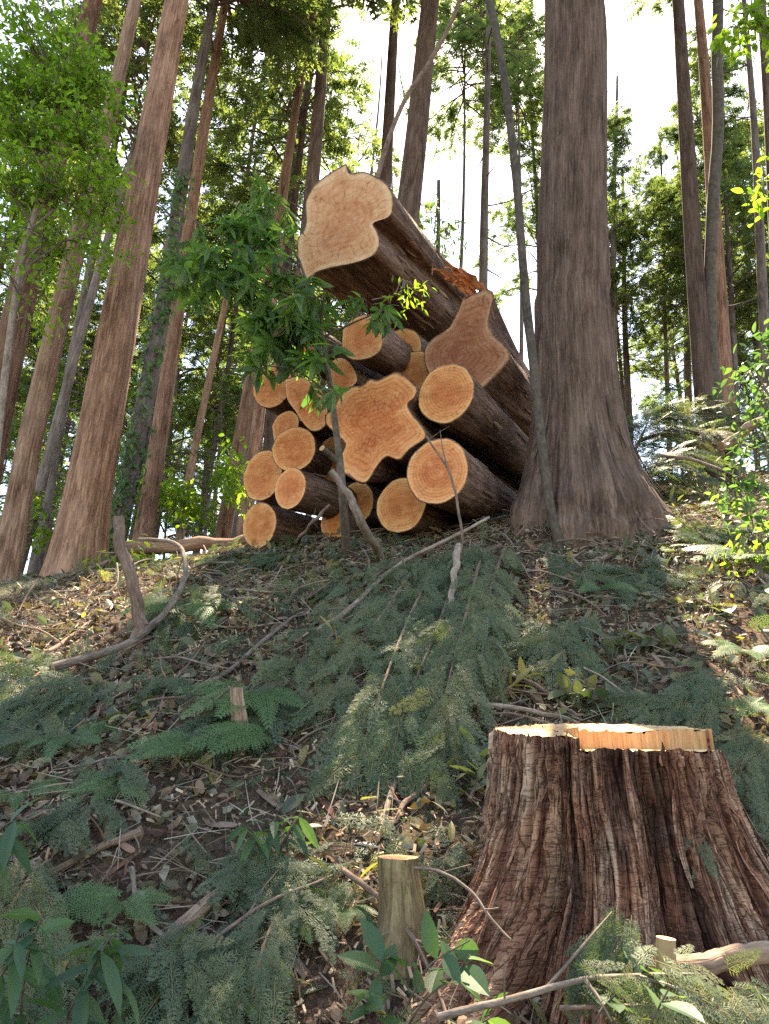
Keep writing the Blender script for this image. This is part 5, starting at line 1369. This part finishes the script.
# bright leafy trees
def leaf_tree(label, stem, y, blobs, nleaf, size, mat, leaf, name='broadleaf_tree', sd=0.5):
    tr = 1.0 if stem[0][1] > 560 else (0.5 if sd > 0.2 else 0.14)
    P = catmull(np.array([at(a, b, y) for a, b in stem]), 30)
    if stem[0][1] > 440: P[0, 2] = min(P[0, 2], H(P[0, 0], P[0, 1]) - 0.1)
    t = thing(name, label, 'tree', P[0]); mp = mpp(P[10])
    mk('trunk', tube(P, np.linspace(0.045, 0.012, 30) * tr, 9, True, 0.06, 2), M_twig, t, P[0], smooth=True)
    pos, ax, up, tw = [], [], [], []
    tot = sum(b[4] for b in blobs)
    for (px, py, rx, ry, wt) in blobs:
        C_ = at(px, py, y); m_ = mpp(C_)
        nb = max(4, int(nleaf * wt / tot / 14))
        q0 = P[max(np.argmin(np.linalg.norm(P - C_, axis=1)) - 3, 0)]
        S = np.linspace(0, 1, 8)[:, None]; LB = q0 * (1 - S) + C_ * S + np.array([0, 0, 0.10]) * np.sin(np.pi * S) + rng.normal(size=(8, 3)) * 0.02 * S
        tw += tube(LB, np.linspace(0.016, 0.006, 8) * max(tr, 0.4), 6, False)
        for b in range(nb):
            q0 = LB[int(rng.integers(3, 8))]
            v = rng.normal(size=3); v = v / np.linalg.norm(v) * rng.random() ** 0.45
            E = C_ + np.array([v[0] * rx * m_, v[1] * sd, v[2] * ry * m_])
            S = np.linspace(0, 1, 6)[:, None]; C2 = q0 * (1 - S) + E * S + np.array([0, 0, 0.12]) * np.sin(np.pi * S)
            tw += tube(C2, np.linspace(0.008, 0.002, 6), 4, False)
            dd = norm(C2[-1] - C2[0])
            for j in range(14):
                s = rng.uniform(0.6, 1.05); p_ = C2[0] * (1 - s) + C2[-1] * s + rng.normal(size=3) * 0.09
                pos.append(p_); ax.append(dd * 0.5 + rng.normal(size=3) * 0.6 + np.array([0, 0, -0.35])); up.append(np.array([0, 0, 1.0]) + rng.normal(size=3) * 0.4)
    pos, ax, up = map(np.array, (pos, ax, up)); n = len(pos)
    for p in tw: p['m'] = 1
    mk('crown', [inst(leaf, pos, frames(ax, up), rng.uniform(*size, n))] + tw, [mat, M_twig], t, P[0])


leaf_tree('young broadleaf tree with dense fresh green leaves at the upper left', [(-20, 600), (0, 420), (18, 280), (38, 200), (55, 130), (70, 60)], 6.6,
          [(30, 50, 40, 25, 1), (75, 60, 35, 25, 1), (10, 95, 45, 30, 1.3), (60, 100, 40, 28, 1.3), (100, 95, 28, 26, 1), (30, 145, 45, 26, 1.1), (85, 145, 40, 26, 1.1), (10, 195, 45, 28, .9), (60, 190, 40, 26, .8), (105, 190, 24, 24, .5), (45, 240, 38, 30, .45), (95, 235, 30, 22, .3), (20, 290, 30, 22, .2), (-40, 120, 60, 80, 1)], 7500, (0.055, 0.12), M_bright, LEAF_SMALL, sd=0.8)
leaf_tree('sparse broadleaf shrub with yellow green leaves at the top right corner', [(860, 560), (820, 300), (790, 100), (765, 30), (745, 5)], 5.8,
          [(752, 12, 22, 16, 1), (740, 30, 16, 10, 0.5), (780, 30, 26, 24, 1), (762, 185, 10, 14, 0.3)], 420, (0.07, 0.13), M_bright, LEAF_OVAL, sd=0.3)
leaf_tree('evergreen shrub with dangling leaves at the right edge', [(800, 520), (790, 470), (775, 410), (755, 370)], 6.4,
          [(745, 385, 22, 18, 1), (765, 410, 20, 24, 1), (740, 450, 14, 14, 0.4), (775, 350, 20, 20, 0.7)], 190, (0.07, 0.12), M_broad, LEAF_OVAL, 'evergreen_shrub', sd=0.3)
leaf_tree('low plant with bright yellow green leaves at the right edge of the slope', [(752, 520), (748, 500), (742, 480)], 6.2,
          [(745, 485, 14, 14, 1), (735, 505, 12, 10, 0.5), (765, 530, 12, 14, 0.6)], 100, (0.06, 0.11), M_sapleaf, LEAF_OVAL, 'leafy_plant', sd=0.15)
leaf_tree('tuft of sunlit yellow leaves beside the fern at the right edge', [(760, 580), (755, 560), (750, 552)], 5.6,
          [(738, 562, 14, 7, 1), (765, 555, 10, 12, 0.6)], 110, (0.05, 0.09), M_bright, LEAF_SMALL, 'leafy_plant', sd=0.12)
leaf_tree('patch of bright leaves at the foot of the thick leaning cedar', [(105, 580), (105, 572), (106, 566)], 7.4,
          [(105, 570, 14, 5, 1), (155, 572, 20, 6, .6), (130, 560, 16, 8, .5)], 150, (0.06, 0.11), M_bright, LEAF_OVAL, 'leafy_plant', sd=0.2)
leaf_tree('young shrub with pale green leaves behind the left trunks', [(175, 560), (182, 520), (190, 480)], 13.0,
          [(185, 500, 30, 22, 1), (150, 480, 25, 35, 1), (235, 480, 15, 40, 1), (30, 520, 30, 30, 1)], 1300, (0.10, 0.17), M_bright, LEAF_OVAL, 'broadleaf_shrub', sd=1.0)
leaf_tree('sprig of translucent leaves hanging in front of the top log', [(372, 300), (385, 297), (398, 294)], 5.9,
          [(404, 296, 15, 8, 1)], 30, (0.06, 0.10), M_bright, LEAF_LANCE, 'leafy_sprig', sd=0.06)
leaf_tree('weedy sprig growing on the sunlit back of the top log', [(432, 275), (434, 250), (436, 215)], 7.2,
          [(436, 220, 12, 16, 1), (450, 238, 12, 12, 0.6)], 60, (0.06, 0.10), M_broad, LEAF_LANCE, 'leafy_sprig', sd=0.1)

# broad leaves low in front
leafy([W((392, 1040, 2.45), (385, 1000, 2.42), (380, 965, 2.40), (392, 955, 2.40)), W((392, 1040, 2.45), (410, 1000, 2.40), (430, 965, 2.38), (470, 940, 2.36)),
       W((392, 1040, 2.45), (375, 1010, 2.38), (362, 995, 2.36)), W((400, 1040, 2.45), (425, 1000, 2.4), (455, 975, 2.38), (470, 955, 2.36)), W((440, 1050, 2.3), (470, 1030, 2.25), (490, 1018, 2.2))],
      'broad leaved seedling with rounded bluish leaves at the bottom centre', LEAF_OVAL, (0.08, 0.135), 'leafy_plant', per=6, w=2.5, droop=0.15, start=0.4, tint=(0.2, 0.9))
leafy([W((20, 1060, 2.3), (22, 1000, 2.25), (30, 950, 2.2), (45, 910, 2.15)), W((60, 1060, 2.3), (70, 1010, 2.25), (95, 965, 2.2), (110, 935, 2.2)), W((-20, 1050, 2.3), (-10, 1000, 2.2), (10, 960, 2.15), (20, 930, 2.1)),
       W((110, 1060, 2.35), (118, 1000, 2.3), (112, 950, 2.25), (105, 930, 2.25))],
      'large dark lance leaved shrub filling the lower left corner', LEAF_LANCE, (0.10, 0.17), 'leafy_shrub', per=12, w=3, droop=0.9, start=0.3, tint=(0, 0.6))
leafy([W((-30, 880, 2.9), (-10, 850, 2.85), (10, 830, 2.8)), W((-30, 870, 2.9), (0, 830, 2.85), (20, 818, 2.8))], 'tuft of long drooping leaves cut by the left edge', LEAF_LANCE, (0.12, 0.19), 'leafy_plant', per=6, w=4, droop=0.8, start=0.4)
leafy([[gp(272, 862, .02)] + W((270, 835, 3.2), (278, 812, 3.18)), [gp(270, 862, .02)] + W((255, 835, 3.2), (240, 822, 3.15)), [gp(275, 862, .02)] + W((290, 830, 3.2), (300, 815, 3.2))],
      'laurel like seedling with drooping leaves in the middle of the slope', LEAF_LANCE, (0.09, 0.15), 'leafy_plant', per=8, w=4, droop=0.8, start=0.35)
leafy([W((640, 1050, 2.05), (655, 1015, 2.0), (668, 990, 2.0)), W((580, 1050, 2.1), (600, 1012, 2.1), (615, 995, 2.1)), W((640, 990, 2.3), (640, 975, 2.28), (648, 965, 2.28))], 'broad blue green leaves under the thin branch at the stump foot', LEAF_OVAL, (0.10, 0.14), 'leafy_plant', per=3, w=3, droop=0.3, start=0.6)
for k, (pts, lab, n_, tn) in enumerate([
        ([(495, 700, .1), (520, 680, .15), (550, 670, .1)], 'cut branch of yellowing leaves just behind the left rim of the stump', 42, (0.45, 0.85)),
        ([(640, 715, .08), (600, 700, .12), (560, 690, .1)], 'cut branch of wilted grey green leaves behind the stump', 46, (0.0, 0.5)),
        ([(560, 640, .08), (530, 630, .1), (495, 640, .1)], 'wilted leafy branch beside the sunny cypress bough', 40, (0.1, 0.7)),
        ([(690, 650, .08), (650, 640, .1), (610, 650, .08)], 'flattened branch of dull leaves on the right slope', 42, (0.0, 0.6)),
        ([(740, 620, .08), (700, 600, .1), (660, 610, .08)], 'flattened leafy branch below the right fern', 40, (0.0, 0.5)),
        ([(470, 800, .06), (480, 770, .1), (470, 745, .1)], 'drooping wilted leaves at the left flank of the stump', 34, (0.0, 0.55)),
        ([(700, 500, .1), (675, 495, .15), (640, 500, .1)], 'pale wilted leaves heaped right of the massive cedar foot', 55, (0.6, 1.0)),
        ([(250, 560, .1), (280, 550, .12), (310, 545, .1)], 'grey wilted leaves under the lowest left logs', 45, (0.0, 0.4)),
        ([(440, 530, .1), (410, 540, .15), (380, 550, .1)], 'grey curled leaves under the lower right log', 40, (0.0, 0.4)),
        ([(330, 560, .1), (345, 575, .1), (320, 590, .1)], 'pale withered leaves beside the sapling foot', 40, (0.1, 0.5)),
        ([(600, 560, .06), (640, 545, .1), (680, 560, .06)], 'dark flattened leaves below the foot of the massive cedar', 40, (0.0, 0.35)),
        ([(180, 690, .06), (150, 700, .1), (120, 720, .06)], 'scattered wilted leaves among the ferns at left', 26, (0.0, 0.45)),
        ([(330, 640, .15), (335, 630, .2), (340, 655, .15)], 'dead curled leaves caught on the heap of boughs', 16, (0.55, 1.0))]):
    leafy([[gp(*p) for p in pts]], lab, [LEAF_LANCE, LEAF_OVAL][k % 2], (0.08, 0.16), 'cut_leafy_branch', 'branch', M_wilt, per=n_, w=5, droop=0.35, start=0.1, tint=tn, stem_mat=M_twig_d)

# ------------------------------------------------------------------ haze
def haze():
    m, nt = newmat('haze air'); p = nt.nodes.new('ShaderNodeVolumePrincipled'); o = nt.nodes.new('ShaderNodeOutputMaterial')
    p.inputs['Color'].default_value = (0.92, 0.95, 1.0, 1); p.inputs['Density'].default_value = 0.0006; p.inputs['Anisotropy'].default_value = 0.5
    nt.links.new(p.outputs[0], o.inputs['Volume'])
    v = BOX[0] * np.array([300, 230, 74]) + np.array([0, 84, 31])
    tag(mk('haze', [dict(V=v, F=BOX[1])], m), 'thin bright haze between the trees', kind='stuff')


if HAZE: haze()

# ------------------------------------------------------------------ sky, sun, camera
EL, AZ = R(61), R(12)   # azimuth measured from +y towards +x
w = bpy.data.worlds.new('World'); SC.world = w; w.use_nodes = True
nt = w.node_tree; bg = nt.nodes['Background']; sky = nt.nodes.new('ShaderNodeTexSky')
sky.sky_type = 'NISHITA'; sky.sun_disc = False; sky.sun_elevation = EL; sky.sun_rotation = AZ; sky.air_density = 1.0; sky.dust_density = 0.8; sky.ozone_density = 1.0
nt.links.new(sky.outputs[0], bg.inputs[0]); bg.inputs[1].default_value = 0.11
sl = bpy.data.lights.new('sun', 'SUN'); sl.energy = 5.0; sl.angle = R(0.5); sl.color = (1.0, 0.93, 0.82)
so = bpy.data.objects.new('sun', sl); COL.objects.link(so)
sd = Vector((math.sin(AZ) * math.cos(EL), math.cos(AZ) * math.cos(EL), math.sin(EL)))
so.rotation_euler = sd.to_track_quat('Z', 'Y').to_euler(); so.location = (0, 0, 40)

cam = bpy.data.cameras.new('camera'); co = bpy.data.objects.new('camera', cam); COL.objects.link(co)
cam.sensor_fit = 'VERTICAL'; cam.sensor_height = 36.0; cam.lens = 36.0 * FPX / 1024.0
co.location = EYE; co.rotation_euler = (math.pi / 2 + PITCH, 0, 0); cam.clip_start = 0.05; cam.clip_end = 600
SC.camera = co
SC.render.resolution_x, SC.render.resolution_y = 769, 1024
SC.view_settings.view_transform = 'Standard'; SC.view_settings.look = 'None'; SC.view_settings.gamma = 1; SC.view_settings.use_curve_mapping = False
SC.view_settings.use_white_balance = True; SC.view_settings.white_balance_temperature = 8000
SC.view_settings.exposure = 2.70
SC.render.engine = 'CYCLES'
SC.cycles.max_bounces = 6; SC.cycles.diffuse_bounces = 3; SC.cycles.transmission_bounces = 3; SC.cycles.glossy_bounces = 2
SC.cycles.use_denoising = False; SC.cycles.denoiser = 'OPENIMAGEDENOISE'; SC.cycles.denoising_prefilter = 'ACCURATE'
SC.cycles.sample_clamp_indirect = 6
